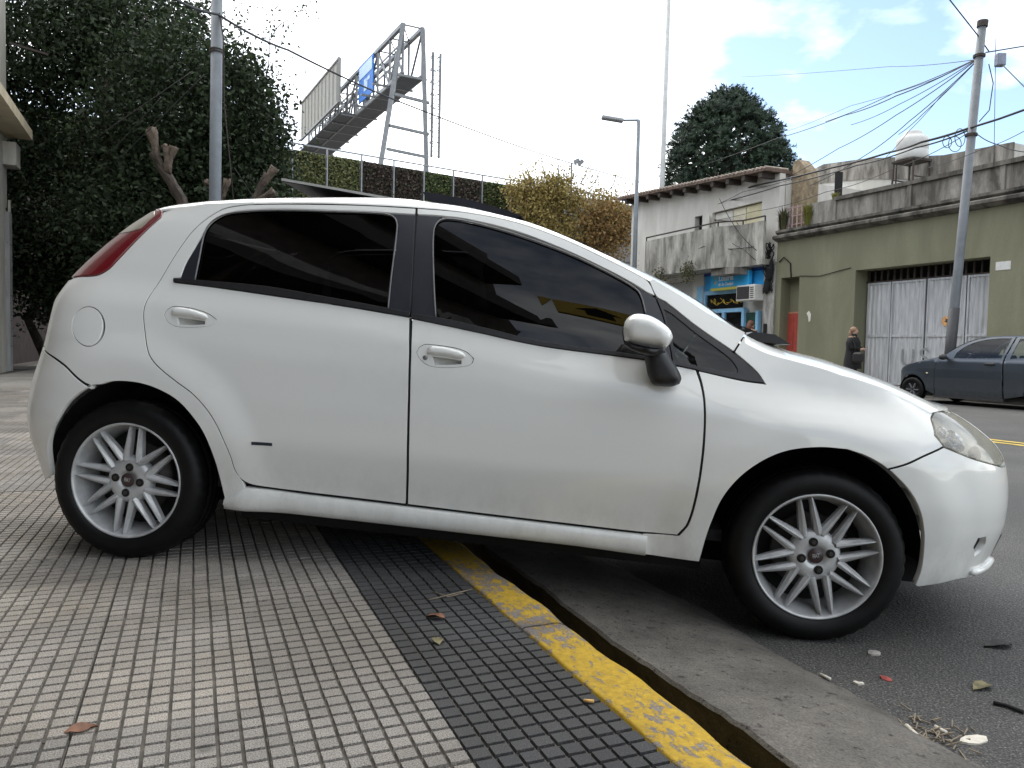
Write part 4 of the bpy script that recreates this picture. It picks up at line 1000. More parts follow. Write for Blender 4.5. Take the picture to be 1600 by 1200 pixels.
GREEN = weathered('olive_green_wall_paint', (.25,.25,.165), (.165,.16,.105), .30, .9, True, 14, .85, .15)
OLDC = weathered('mouldy_old_render', (.40,.375,.34), (.085,.078,.068), .52, 2.2, True, 22, .95, .5)
BLACKM = weathered('black_mould_cornice', (.20,.185,.16), (.03,.028,.025), .62, 3.0, True, 26, .95, .6)
WHITEW = weathered('old_white_wall', (.80,.785,.75), (.54,.52,.48), .25, 1.4, True, 16, .9, .2)
BALC = weathered('mouldy_balcony_render', (.56,.54,.49), (.13,.125,.11), .5, 2.6, True, 20, .95, .4)
STEEL = M('galvanised_sheet', (.50,.51,.525), .22, 3, .48, stretch=(6, 6, .5), metal=.35)
RUST = M('dark_iron', (.045,.035,.03), .4, 12, .8)
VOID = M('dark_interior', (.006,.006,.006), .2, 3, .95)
G0 = 12.0
gb = empty('green_warehouse', W(FAR_W, G0, .10), STA); tag(gb, 'low olive green building with a corrugated metal gate and mouldy parapet', 'building')
Gs = lambda s: s-G0
gL, gR = Gs(21.65), Gs(1.0)
bay = rect(Gs(20.52), Gs(21.40), -.02, 3.62); gar = rect(Gs(13.70), Gs(18.12), -.02, 3.62)
wall_holes('wall', rect(gR, gL, -.05, 4.98), [bay, gar], 0, .62, GREEN, gb, .3)
MB().box(.45, .5, Gs(20.5), Gs(21.42), -.05, 3.64).build('recess_wall', GREEN, gb)
rd = MB().box(.40, .448, Gs(20.74), Gs(21.50), -.0, 2.36).build('meter_door', M('red_door_paint', (.36,.055,.04), .15, 5, .6), gb)
for a, b in ((20.78, 21.10), (21.13, 21.46)):
    MB().box(.385, .40, Gs(a), Gs(b), .08, 2.28, .01).build('door_leaf', M('red_door_paint'), rd)
MB().box(.392, .452, Gs(20.66), Gs(20.735), -.0, 2.42).box(.392, .452, Gs(20.735), Gs(21.5), 2.36, 2.42).build('door_surround', M('pink_surround', (.42,.20,.13), .2, 6, .8), rd)
# cornice, parapet, coping
MB().prism([(-.26, 5.10), (-.26, 5.02), (-.10, 4.94), (0, 4.92), (0, 5.14), (-.2, 5.14)], gR, gL, 'xz').build('cornice', BLACKM, gb)
MB().prism([(-.12, 5.32), (-.12, 5.24), (0, 5.15), (.28, 5.15), (.28, 5.32)], gR, gL, 'xz').build('cornice_band', BLACKM, gb)
MB().box(.03, .28, gR, Gs(19.02), 5.32, 5.98).build('parapet', OLDC, gb)
MB().box(-.06, .34, gR, Gs(19.06), 5.98, 6.10).build('coping', BLACKM, gb)
for s in (19.02, 16.2, 13.4, 10.6, 7.8): MB().box(-.03, .3, Gs(s), Gs(s)+.14, 5.32, 5.98).build('parapet_pier', OLDC, gb)
MB().box(.02, .30, Gs(19.18), Gs(20.35), 5.32, 6.06).build('low_pier', OLDC, gb)
MB().box(.30, 9, gR, gL, 4.5, 4.9).build('flat_roof', OLDC, gb)
# pink lattice between piers
for k in range(5): MB().bar((.14, Gs(20.45+k*.22), 5.32), (.14, Gs(20.45+k*.22), 6.15), .035).build('lattice_bar', M('pink_lattice', (.42,.30,.29), .2, 10, .8), gb)
for z in (5.5, 5.8, 6.1): MB().bar((.17, Gs(20.4), z), (.17, Gs(21.4), z), .035).build('lattice_bar', M('pink_lattice'), gb)
# gate: four leaves of corrugated sheet in frames, grating above
gx = .52
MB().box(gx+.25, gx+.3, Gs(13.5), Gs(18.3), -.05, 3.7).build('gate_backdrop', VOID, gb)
lv = [(18.06, 17.18), (17.15, 15.98), (15.92, 14.70), (14.66, 13.76)]
for a, b in lv:
    lf = MB().box(gx-.03, gx+.03, Gs(b), Gs(b)+.05, .02, 3.22).box(gx-.03, gx+.03, Gs(a)-.05, Gs(a), .02, 3.22).box(gx-.032, gx+.032, Gs(b)+.05, Gs(a)-.05, 1.50, 1.57).box(gx-.03, gx+.03, Gs(b)+.05, Gs(a)-.05, .02, .08).box(gx-.03, gx+.03, Gs(b)+.05, Gs(a)-.05, 3.16, 3.22).build('gate_leaf', STEEL, gb)
    for z0, z1 in ((.08, 1.50), (1.57, 3.16)):
        n = int((a-b)/.045); v = []; f = []
        for i in range(n+1):
            y = Gs(b)+.05+(a-b-.1)*i/n; x = gx+(.012 if (i % 4) in (0, 1) else -.012)
            v += [(x, y, z0), (x, y, z1)]
        f = [(2*i, 2*i+2, 2*i+3, 2*i+1) for i in range(n)]
        mesh('corrugated_sheet', v, f, STEEL, lf)
for s in np.arange(13.80, 18.05, .235): MB().bar((gx, Gs(s), 3.22), (gx, Gs(s), 3.62), .05, .05).build('grating_bar', RUST, gb)
MB().box(gx-.03, gx+.03, Gs(13.71), Gs(18.11), 3.222, 3.27).build('gate_lintel', RUST, gb)
MB().lathe([(0, -.002), (.14, -.002), (.14, .0)], 20, 'z').build('gate_sticker', M('orange_sticker', (.62,.33,.13), .3, 14, .6), gb)
st_ = LAST[0]; st_.location = (gx-.045, Gs(15.26), 1.95); st_.rotation_euler = (0, -math.pi/2, 0)
MB().prism([(15.22, 1.90), (15.30, 1.94), (15.25, 1.98), (15.29, 2.03), (15.21, 2.0)], gx-.050, gx-.046, 'yz').build('sticker_mark', RUST, gb); LAST[0].location = (0, -G0, 0)
# faded sprayed letters on the gate
GRAF = M('faded_grey_spray', (.23,.235,.245), .25, 9, .7)
for body, s, z, sz in (('U', 16.75, .62, .75), ('S', 16.1, .62, .8)): text(body, sz, GRAF, gb, (gx-.034, Gs(s), z), 'faded_graffiti', .001, .0)
MB().box(-.012, -.001, Gs(13.14), Gs(13.54), 3.23, 3.45).build('number_plate', M('white_plate', (.6,.6,.58), .1, 10, .5), gb)
# torn paper on the wall, conduit
MB().prism([(19.95, 2.95), (20.02, 2.92), (20.05, 3.1), (20.13, 3.22), (20.02, 3.3), (19.93, 3.18)], -.006, -.001, 'yz').build('torn_poster', M('paper_scrap', (.62,.60,.52), .15, 20, .8), gb); LAST[0].location = (0, -G0, -.9)
MB().tube([(-.03, Gs(21.5), 4.2), (-.05, Gs(21.25), 4.35), (-.03, Gs(20.95), 4.1), (-.02, Gs(20.90), 3.6)], .022, 6).build('conduit', DARK, gb, True)
MB().tube([(-.02, Gs(20.5), 3.63), (-.03, Gs(19.6), 3.55), (-.02, Gs(18.3), 3.72)], .012, 5).build('slack_cable', DARK, gb, True)

# --- plants on the parapet
def tuft(name, loc, n, h, spread, mat, label, w=.02):
    o = empty(name, loc); tag(o, label, 'plant'); mb = MB()
    for k in range(n):
        a = random.random()*6.28; r = random.random()*spread*.25; L = h*random.uniform(.5, 1.0); lean = random.uniform(.1, .8)*spread
        p0 = Vector((r*math.cos(a), r*math.sin(a), 0)); p1 = p0+Vector((lean*.4*math.cos(a), lean*.4*math.sin(a), L*.7)); p2 = p0+Vector((lean*math.cos(a), lean*math.sin(a), L*random.uniform(.55, 1)))
        sd_ = Vector((-math.sin(a), math.cos(a), 0))*w
        mb.add([p0-sd_, p0+sd_, p1+sd_*.7, p1-sd_*.7, p2], [(0,1,2,3), (3,2,4)])
    mb.build('blades', mat, o); MB().box(-.10, .10, -.10, .10, -.08, .02, .03).build('root_clump', RUST, o)
    return o
GRS = leafmat('yellow_green_blades', [(.15,.16,.03), (.24,.22,.06), (.10,.13,.025)])
DGR = leafmat('dull_green_leaves', [(.05,.06,.025), (.08,.09,.035), (.10,.075,.04)])
tuft('grass_tuft', W(20.05, 20.25, 5.42), 260, 1.0, .42, GRS, 'bright yellow-green grass tuft growing on the green building parapet')
tuft('wall_plant', W(20.0, 21.40, 5.42), 200, .95, .40, DGR, 'dark scraggly plant on the parapet next to the white building')
tuft('small_weed', W(20.2, 19.3, 6.16), 50, .35, .25, GRS, 'small weed on the low pier beside the dark post')

# --- white two-storey building with balcony and lottery shop
B0 = 26.0; wb = empty('white_corner_building', W(FAR_W, B0, .10), STA); tag(wb, 'old white two-storey building with stained balcony and a blue shop below', 'building')
Bs = lambda s: s-B0
bL, bR = Bs(31.4), Bs(21.66)
shop = rect(Bs(22.28), Bs(25.80), -.02, 4.18); shut = rect(Bs(26.5), Bs(29.8), -.02, 3.9)
wall_holes('wall', rect(bR, bL, -.05, 4.30), [shop, shut], 0, .35, WHITEW, wb, .35)
win = rect(Bs(26.05), Bs(26.55), 4.95, 6.55); pan = rect(Bs(22.55), Bs(25.4), 5.0, 6.55)
wall_holes('upper_wall', [(bR, 4.32), (bL, 4.32), (bL, 8.0), (bR, 7.40)], [win, pan], .02, .25, WHITEW, wb, .25)
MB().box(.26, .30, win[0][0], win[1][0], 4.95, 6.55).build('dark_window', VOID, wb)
for k, (a, b, c) in enumerate(((22.57, 23.55, (.60,.55,.36)), (23.58, 24.3, (.64,.60,.46)), (24.33, 25.38, (.62,.60,.55)))):
    MB().box(.16, .2, Bs(a), Bs(b), 5.0, 6.53, .01).build('balcony_door', M('cream_door_%s' % 'abc'[k], c, .1, 4, .7), wb)
MB().prism([(25.45, 5.9), (26.0, 5.25), (26.0, 5.4), (25.5, 6.45), (25.42, 6.45)], -.12, -.06, 'yz').build('leaning_board', WHITEW, wb); LAST[0].location = (0, -B0, 0)
MB().box(.3, 7, bR, bL, -.05, 7.2).build('inner_block', WHITEW, wb)
# balcony slab and parapet, set back in two steps
pl = [(0, bR+.12), (-.55, bR+.12), (-.55, Bs(22.95)), (-1.1, Bs(23.7)), (-1.1, Bs(28.5)), (0, Bs(28.5))]
MB().prism(pl, 4.12, 4.32, 'xy').build('balcony_slab', BALC, wb)
mb = MB()
def pwall(a, b, z0, z1, th):
    a, b = Vector((*a, 0)), Vector((*b, 0)); d = (b-a).normalized(); n = Vector((d.y, -d.x, 0))*th
    if n.x < 0: n = -n
    mb.add([(a.x, a.y, z0), (b.x, b.y, z0), (b.x+n.x, b.y+n.y, z0), (a.x+n.x, a.y+n.y, z0), (a.x, a.y, z1), (b.x, b.y, z1), (b.x+n.x, b.y+n.y, z1), (a.x+n.x, a.y+n.y, z1)], [(0,3,2,1),(4,5,6,7),(0,1,5,4),(1,2,6,5),(2,3,7,6),(3,0,4,7)])
for a, b in ((pl[1], pl[2]), (pl[2], pl[3]), (pl[3], pl[4])): pwall(a, b, 4.322, 5.68, .12)
mb.add([(0, pl[4][1]-.002, 4.322), (-1.095, pl[4][1]-.002, 4.322), (-1.095, pl[4][1]-.002, 5.68), (0, pl[4][1]-.002, 5.68)], [(0,1,2,3)])
mb.build('balcony_parapet', BALC, wb)
for a, b in ((pl[1], pl[2]), (pl[2], pl[3]), (pl[3], pl[4])): MB().bar((a[0]+.05, a[1], 5.84), (b[0]+.05, b[1], 5.84), .05).build('balcony_rail', RUST, wb)
for p in pl[1:5]: MB().bar((p[0]+.06, p[1], 5.66), (p[0]+.06, p[1], 5.84), .04).build('rail_post', RUST, wb)
MB().box(-.9, 0, Bs(22.9), Bs(24.2), 3.86, 4.1).build('balcony_bracket', OLDC, wb)
MB().box(-.08, 0, bR, bL, 3.62 + .62, 4.08 + .03).build('lintel_band', OLDC, wb)
# tiled roof edge and rafter tails
rf = MB().prism([(bR, 7.42), (bL+.3, 8.03), (bL+.3, 8.15), (bR, 7.54)], -.65, .9, 'yz').build('roof', M('dirty_roof_tile', (.13,.09,.07), .4, 6, .9), wb)
for k in range(11):
    y = bR+.35+k*.90; z = 7.42+(y-bR)/(bL+.3-bR)*.61
    MB().box(-.60, .0, y-.09, y+.09, z-.20, z-.004).build('rafter', RUST, rf)
mb = MB()
for k in range(46):
    y = bR+.05+k*.215; z = 7.54+(y-bR)/(bL+.3-bR)*.61; mb.tube([(-.68, y, z+.0), (.4, y, z+.02)], .055, 6)
mb.build('roof_tiles', M('pale_roof_tile', (.30,.25,.21), .4, 5, .9), rf); LAST[0]['kind'] = 'stuff'
# lottery shop front
SB = M('shop_blue', (.03,.36,.78), .12, 4, .5); SBD = M('shop_dark_blue', (.01,.06,.26), .15, 4, .5); LB = M('light_blue_frame', (.25,.50,.74), .12, 6, .5); GOLD = M('gold_letters', (.75,.52,.06), .1, 8, .5); WHL = M('white_letters', (.78,.80,.80), .04, 8, .5)
sf = wb
MB().box(.06, .30, Bs(22.30), Bs(25.78), 3.40, 4.16).build('shop_fascia', SB, wb)
MB().box(-.02, .058, Bs(22.30), Bs(25.78), 4.0, 4.16).build('fascia_edge', SBD, wb)
sgn = MB().box(-.24, -.05, Bs(22.85), Bs(25.05), 3.46, 4.02, .01).build('shop_sign', M('sign_blue', (.04,.45,.88), .06, 3, .4), wb)
MB().box(-.25, -.045, Bs(22.85), Bs(25.05), 3.36, 3.457).build('sign_strip', M('sign_yellow', (.60,.55,.10), .1, 5, .5), sgn)
text('Lotería', .30, WHL, sgn, (-.246, Bs(24.55), 3.72), 'sign_lettering', .004, .006)
text('de la Ciudad', .17, WHL, sgn, (-.246, Bs(24.55), 3.53), 'sign_lettering', .004, .005)
mb = MB()
for k in range(7):
    a = math.radians(40+k*40); mb.prism([(24.74+.05*math.cos(a)-.02, 3.76+.05*math.sin(a)), (24.74+.05*math.cos(a)+.02, 3.76+.05*math.sin(a)+.02), (24.74+.16*math.cos(a+.4), 3.74+.19*math.sin(a+.4))], -.247, -.242, 'yz')
mb.v = [(x, y-B0, z) for x, y, z in mb.v]; mb.build('sign_emblem', GOLD, sgn)
MB().box(-.03, .3, Bs(25.82), Bs(26.2), -.0, 3.62).build('shop_pillar', LB, wb)
MB().box(.02, .2, Bs(22.3), Bs(25.78), 3.24, 3.398).build('window_head', LB, wb)
MB().box(.02, .2, Bs(23.35), Bs(25.78), 2.50, 2.64).build('window_transom', LB, wb)
for s in (25.70, 24.55, 23.40, 22.62): MB().box(.02, .18, Bs(s)-.07, Bs(s)+.07, -.0, 2.498).build('window_mullion', LB, wb)
MB().box(.022, .182, Bs(25.71), Bs(25.778), 2.642, 3.238).build('window_jamb', LB, wb)
MB().box(.1, .115, Bs(23.5), Bs(25.70), 2.66, 3.23).build('transom_glass', SHOPG, wb)
MB().box(.1, .115, Bs(23.48), Bs(25.62), .4, 2.48).build('shop_glass', SHOPG, wb)
MB().box(.32, .34, Bs(22.28), Bs(25.8), -.05, 4.0).build('shop_interior', M('dim_shop_interior', (.055,.07,.055), .5, 3, .9), wb)
mb = MB()
for k in range(3):
    s0 = 25.35-k*.62
    mb.tube([(.08, Bs(s0+.10*math.sin(q*2.7+k*2)-.09*q), 2.92+(.07+.05*math.sin(q*.8+k))*math.sin(q*3.1+k*1.7)+.06*math.sin(q+k)) for q in np.linspace(0, 6.6, 40)], .009, 5)
mb.build('gold_script', GOLD, wb, True)
for k, (a, b, z0, z1, c) in enumerate(((24.65, 25.5, 1.6, 2.35, (.45,.10,.12)), (23.55, 24.4, 2.1, 2.42, (.25,.62,.45)), (23.6, 24.35, 1.15, 2.05, (.35,.28,.24)), (24.7, 25.4, .7, 1.5, (.55,.42,.20)))):
    MB().box(.125, .135, Bs(a), Bs(b), z0, z1).build('window_poster', M('poster_print_%s' % 'abcd'[k], c, .6, 9, .6, c2=(.6,.58,.5)), wb)
MB().box(.12, .17, Bs(22.72), Bs(23.3), .0, 2.45).build('shop_door', M('dark_green_door', (.02,.06,.045), .3, 5, .3), wb)
MB().box(.10, .118, Bs(22.86), Bs(23.06), 1.75, 2.1).build('door_notice', M('notice_paper', (.45,.55,.45), .1, 12, .7), wb)
MB().box(.05, .1, Bs(26.52), Bs(29.78), .0, 3.88).build('roller_shutter', M('grey_shutter', (.42,.42,.42), .12, 6, .6, stretch=(1, 1, 14)), wb)
MB().box(-.01, .05, Bs(26.54), Bs(27.3), 2.3, 3.0).build('notice_board', M('notice_paper'), wb)
ac = empty('air_conditioner', W(FAR_W-.48, 22.72, 2.96), STA); tag(ac, 'white window air conditioner sticking out above the shop door', 'air conditioner')
MB().box(0, .55, -.50, .50, 0, .58, .02).build('case', M('yellowed_white', (.62,.61,.57), .08, 6, .6), ac)
MB().box(-.012, -.001, -.22, .44, .06, .52).build('grille', M('dark_grille', (.05,.05,.052), .4, 30, .6), ac)
for k in range(8): MB().box(-.022, -.013, -.22, .44, .08+k*.056, .095+k*.056).build('grille_slat', RUST, ac)
for k in range(6): MB().box(-.014, -.001, -.46, -.27, .08+k*.075, .11+k*.075).build('side_vent', M('dark_grille'), ac)
# pilaster between the buildings with cables and a meter box
ps = MB().box(-.06, .4, Gs(21.66)+G0-B0, Bs(22.22), -.05, 4.10).build('pilaster', weathered('cracked_pilaster', (.60,.59,.57), (.22,.21,.19), .35, 4, True, 20), wb)
MB().box(-.12, -.061, Bs(21.95), Bs(22.12), 1.55, 2.0, .02).build('meter_box', DARK, ps)
mb = MB()
for k in range(12):
    x, y = -.1-random.random()*.06, Bs(21.72+random.random()*.3); mb.tube([(x, y+.12*math.sin(k+q*3), 4.9-q*.42+.05*math.sin(q*5+k)) for q in np.linspace(0, 4.2, 16)], .012+.012*random.random(), 5)
mb.sphere((-.14, Bs(21.85), 3.95), (.13, .17, .42)).sphere((-.12, Bs(21.98), 3.4), (.1, .14, .3)); mb.build('cable_tangle', DARK, wb, True)
for s, z, h, mt, lab in ((27.2, 4.2, .9, DGR, 'dry weed hanging from the balcony edge, left of the bracket'), (25.2, 4.35, .6, DGR, 'small dark weed growing on balcony foot in the middle'), (29.1, 4.1, 1.4, leafmat('dry_climber', [(.16,.13,.05), (.10,.10,.04), (.22,.17,.08)]), 'dry climber at the left end of the white building')):
    o = empty('balcony_weed', W(FAR_W-1.2, s, z)); tag(o, lab, 'plant'); pts = RNG.normal(size=(420, 3))*np.array([.16, .22, .30*h])+np.array([0, 0, -.15]); leaf_mesh('leaves', pts, .09, mt, o)
    MB().tube([(0, 0, -.4), (.05, .02, 0), (.1, 0, .3)], .015, 5).build('stem', RUST, o)
# ruined wall stub, back building, post, tank
rw = MB().prism([(20.9, 5.3), (21.62, 5.3), (21.62, 7.95), (21.35, 7.98), (20.95, 7.55), (20.86, 7.2)], 0, .5, 'yz'); rw.v = [(x, y-21.2, z-5.3) for x, y, z in rw.v]
tag(rw.build('ruined_wall', weathered('crumbling_beige_brick', (.42,.34,.22), (.16,.12,.08), .45, 4, False, 30), None, False, W(FAR_W+.55, 21.2, 5.3), STA), 'crumbling beige wall stub above the green building roof', 'wall')
bb = empty('back_building', W(25.0, 22.0, 4.0), STA); tag(bb, 'pale building with mouldy sloping top behind the green parapet', 'building')
wv = MB().prism([(26.5-22, 0), (16.5-22, 0), (16.5-22, 4.0), (19.0-22, 4.12), (22.3-22, 4.72), (24.5-22, 4.95), (26.5-22, 4.6)], 0, 6, 'yz').build('wall', weathered('pale_back_wall', (.62,.63,.62), (.40,.39,.36), .3, 1.5), bb)
MB().prism([(26.5-22, 4.0), (24.5-22, 4.2), (22.3-22, 3.95), (19-22, 3.3), (16.5-22, 3.1), (16.5-22, 4.03), (19.0-22, 4.15), (22.3-22, 4.75), (24.5-22, 4.98), (26.5-22, 4.63)], -.05, -.004, 'yz').build('mouldy_band', BLACKM if False else OLDC, bb)
tag(MB().box(-.09, .09, -.09, .09, 0, 1.35).build('dark_post', DARK, None, False, W(21.2, 20.1, 6.0), STA), 'short dark post rising from the low pier of the green building', 'post')
tk = empty('water_tank', W(24.0, 19.5, 6.2), STA); tag(tk, 'white plastic water tank on a thin metal stand above the roofs', 'water tank')
s = .56
MB().lathe([(0, 0), (.50, 0), (.53, .05), (.53, .30), (.51, .33), (.53, .36), (.53, .68), (.48, .78), (.34, .86), (.30, .87), (.30, .96), (.28, 1.0), (0, 1.0)], 28, 'z').build('tank', M('white_tank_plastic', (.50,.50,.49), .06, 5, .5), tk, True, (0, 0, 1.75))
for a, b in ((-.4, -.4), (.4, -.4), (.4, .4), (-.4, .4)): MB().bar((a*1.1, b*1.1, 0), (a, b, 1.7), .05).build('stand_leg', RUST, tk)
MB().box(-.46, .46, -.46, .46, 1.68, 1.745).build('stand_top', RUST, tk)
MB().bar((.0, .62, 0), (0, .62, 2.6), .04).build('vent_pipe', RUST, tk)
for z in (.5, 1.1): MB().bar((-.43, -.43, z), (.43, -.43, z), .035).bar((-.43, .43, z), (.43, .43, z), .035).build('stand_brace', RUST, tk)

# ================================================================ our side: the row of buildings on the left, behind and beside the camera
nb = empty('near_building', W(-3.7, 2.0, ZS), STA); tag(nb, 'pale plastered building at the left edge of the pavement', 'building')
NW = weathered('pale_flaking_plaster', (.62,.60,.55), (.36,.34,.30), .32, 1.8, True, 14)
MB().box(-6, 0, 6.0, 20.62, -.1, 10.0).build('wall', NW, nb)
MB().box(-.02, .55, 15.5, 20.62, 5.75, 5.98).build('balcony_slab', M('cream_slab', (.58,.50,.36), .12, 3, .8), nb)
MB().box(.002, .28, 20.1, 20.66, 5.0, 5.55).build('meter_cabinet', NW, nb)
MB().box(.002, .10, 20.3, 20.64, 0, 3.9).build('corner_pilaster', weathered('grey_corner_block', (.40,.40,.41), (.24,.24,.24), .3, 3), nb)
for z in (.62, 1.24, 1.86, 2.48, 3.1): MB().box(.10, .104, 20.29, 20.65, z, z+.012).build('block_joint', RUST, nb)
MB().bar((.1, 20.45, 8.0), (.9, 20.6, 7.9), .05).build('bracket_arm', RUST, nb)
MB().box(.05, .10, 20.42, 20.5, 3.6, 4.2).build('loose_board', NW, nb)
db = empty('brick_block', W(-3.7, 0.0, ZS), STA); tag(db, 'tall dark brick block behind the camera, mirrored in the side windows', 'building')
DBR = M('dark_sooty_brick', (.15,.13,.11), .3, 3, .9)
MB().box(-8, 0, -6.0, 7.9, -.1, 15.5).box(-8, -.01, -22, -6.0, -.1, 6.0).build('wall', DBR, db)
for k, s in enumerate((-5.2, .2)): MB().box(.0, .03, s, s+4.2, .05, 3.0).build('roller_door', M('dark_roller_door', (.05,.052,.055), .2, 4, .6, stretch=(1, 1, 16)), db)
MB().box(0, 1.3, -5.5, 5.0, 3.55, 3.85).build('canopy_slab', M('grimy_canopy', (.10,.095,.088), .25, 2, .9), db)
MB().box(1.15, 1.3, -5.5, 5.0, 3.852, 4.15).build('canopy_edge', M('pale_canopy_edge', (.42,.41,.38), .2, 3, .8), db)
for z in (6.9, 10.6): MB().box(0, 1.1, -5.6, 7.4, z, z+.16).box(1.02, 1.1, -5.6, 7.4, z+.162, z+.95).build('balcony', M('grimy_canopy'), db)
ys = empty('pole_sign', (1.85, -3.2, ZS)); tag(ys, 'yellow sign on a pole behind the camera, mirrored in the front side window', 'sign')
MB().tube([(0, 0, 0), (0, 0, 7.0)], .07, 10).build('pole', RUST, ys, True)
MB().box(-1.70, -.25, -.06, .06, 6.1, 6.85, .01).build('board', M('sign_board_yellow', (.62,.42,.03), .1, 4, .5), ys)
MB().bar((-.26, 0, 6.3), (0, 0, 6.3), .05).bar((-.26, 0, 6.65), (0, 0, 6.65), .05).build('bracket', RUST, ys)
MB().prism([(-1.2, 6.25), (-.75, 6.25), (-.75, 6.5), (-.6, 6.5), (-.97, 6.75), (-1.35, 6.5), (-1.2, 6.5)], .061, .075, 'xz').build('emblem', DARK, ys)
# the dark overgrown wall beyond
ow = empty('overgrown_wall', W(-4.6, 24.0, ZS), STA); tag(ow, 'dark brick wall with a green door under the dense foliage', 'wall')
MB().box(-.6, 0, -2.0, 26, -.1, 8.5).build('brickwork', M('dark_brick', (.045,.032,.028), .4, 3, .9), ow)
MB().box(.0, .06, -1.7, -.1, .0, 2.35).build('green_door', M('green_door_paint', (.01,.12,.085), .2, 3, .6), ow)
MB().box(.0, .05, .4, 2.4, .0, 2.4).build('brown_door', M('brown_door_paint', (.06,.03,.025), .3, 3, .7), ow)

# ================================================================ trees and hedges
BARK = M('grey_brown_bark', (.065,.05,.04), .4, 9, .9, .6, .02, stretch=(1, 1, .35))
DLEAF = leafmat('dark_evergreen_leaves', [(.010,.018,.008), (.018,.031,.012), (.026,.043,.018), (.036,.056,.024), (.048,.064,.034)], .65, .25)
def pxc(px, py, Y): return np.array(at_y(px, py, Y))
def limbs(root, base, tops, r0_):
    tr = None
    for k, tp in enumerate(tops):
        p0, p1 = Vector(base), Vector(tp); mid = p0.lerp(p1, .5)+Vector((random.gauss(0, .25), random.gauss(0, .25), random.gauss(0, .2)))
        m = MB().tube([p0, p0.lerp(mid, .5), mid, mid.lerp(p1, .6), p1], [r0_, r0_*.85, r0_*.6, r0_*.4, r0_*.15], 8)
        if k == 0: tr = m.build('trunk', BARK, root, True)
        else: m.build('limb', BARK, tr, True)
def bigtree(name, label, blobs, base, per, size, n_tops=5):
    root = empty(name, base); tag(root, label, 'tree', 'trees at the left'); base_v = np.array(base); P = []; cs = []
    for (px, py, Y, rx, ry, rz, n, sp) in blobs:
        c = pxc(px, py, Y); p, cc = clumps(n, per, c, (rx, ry, rz), sp); P.append(p); cs.append(cc)
    P = np.vstack(P); cs = np.vstack(cs); P = P[P[:, 2] > .35]
    leaf_mesh('crown', P-base_v, size, DLEAF, root)
    tops = [Vector(c-base_v) for c in cs[RNG.choice(len(cs), n_tops, replace=False)]]
    limbs(root, (0, 0, 0), [Vector((0, 0, max(t.z for t in tops)*.8))]+tops, .17)
    return root
bigtree('dense_tree', 'dense dark tree overhanging the pavement beside the plastered building', [(130,150,22.5,3.4,1.6,3.4,420,.36), (70,30,22.5,2.6,1.5,2.4,220,.36), (120,330,22,3.0,1.4,2.3,330,.34), (210,60,22,2.4,1.4,1.6,150,.36)], W(-3.0, 26.5, ZS), 66, .145)
bigtree('dense_tree', 'dense dark tree behind the round grey pole', [(290,190,20,2.3,1.6,2.3,360,.33), (362,215,20.5,1.3,1.4,1.9,200,.30), (270,345,19.5,2.8,1.4,1.6,310,.32), (378,300,20.5,1.1,1.2,1.1,120,.28)], W(-2.0, 25.0, ZS), 64, .14)
bigtree('dense_tree', 'lower dark bushy growth along the wall at the far left', [(110,430,23,2.2,1.0,1.4,150,.3), (190,430,21.5,2.6,1.0,1.6,240,.32)], W(-3.4, 27.5, ZS), 60, .145, 4)
# airy sprays against the sky at the crown edge
wisp = empty('thin_branches', W(-1.6, 25.5, 6.0)); tag(wisp, 'thin twiggy branches with few leaves above the tree behind the pole', 'branches')
wb0 = np.array(W(-1.6, 25.5, 6.0)); tw = MB(); lp = []
for (a, b) in (((405,150), (470,15)), ((410,110), (440,-10)), ((380,130), (395,-15)), ((420,190), (455,120)), ((300,90), (255,-5)), ((350,100), (372,20)), ((230,30), (215,-15)), ((425,60), (490,0)), ((330,60), (300,-10))):
    p0, p1 = pxc(*a, 20.5), pxc(*b, 20.5); pts = [p0+(p1-p0)*t+np.array([.10*math.sin(t*4+a[0]), .1*math.cos(t*5), .1*math.sin(t*7)]) for t in np.linspace(0, 1, 8)]
    tw.tube([p-wb0 for p in pts], [.014*(1-t*.7) for t in np.linspace(0, 1, 8)], 5)
    for p in pts[1:]: lp.append(p-wb0+RNG.normal(size=(9, 3))*.16)
tw.build('twigs', BARK, wisp); leaf_mesh('leaves', np.vstack(lp), .11, DLEAF, wisp)
# pollarded trunks
def knurl(o, amp):
    bm = bmesh.new(); bm.from_mesh(o.data); bmesh.ops.subdivide_edges(bm, edges=bm.edges, cuts=1, use_grid_fill=True)
    for v in bm.verts: v.co += Vector((random.gauss(0, 1), random.gauss(0, 1), random.gauss(0, 1)))*amp*.45
    bm.to_mesh(o.data); bm.free(); o.data.polygons.foreach_set('use_smooth', [True]*len(o.data.polygons))
def pollard(name, path, r, knobs, Y, label):
    P = [pxc(x, y, Y) for x, y in path]; base = Vector((P[0][0], P[0][1], ZS)); root = empty(name, base); tag(root, label, 'tree', 'pollarded trunks')
    b = np.array(base); MB().tube([(0, 0, 0)]+[p-b for p in P], [r*1.25]+[r*(1-.35*k/len(P)) for k in range(len(P))], 10).build('trunk', BARK, root, True); knurl(LAST[0], .035)
    for (x0, y0, x1, y1, rr) in knobs:
        a, c = pxc(x0, y0, Y)-b, pxc(x1, y1, Y)-b; MB().tube([a, (a+c)/2+np.array([.02, 0, .02]), c], [rr*.9, rr*.75, rr*1.15], 9).build('stump', M('cut_wood', (.12,.092,.07), .35, 14, .9, .3), root, True); knurl(LAST[0], .03)
pollard('pollarded_tree', [(292,345),(283,312),(268,285),(252,262),(240,238)], .11, [(246,250,234,204,.085), (244,240,238,200,.07), (262,270,262,232,.10), (258,262,272,230,.08), (262,240,256,228,.07)], 16.5, 'cut-back bare trunk with knobby stumps left of the grey pole')
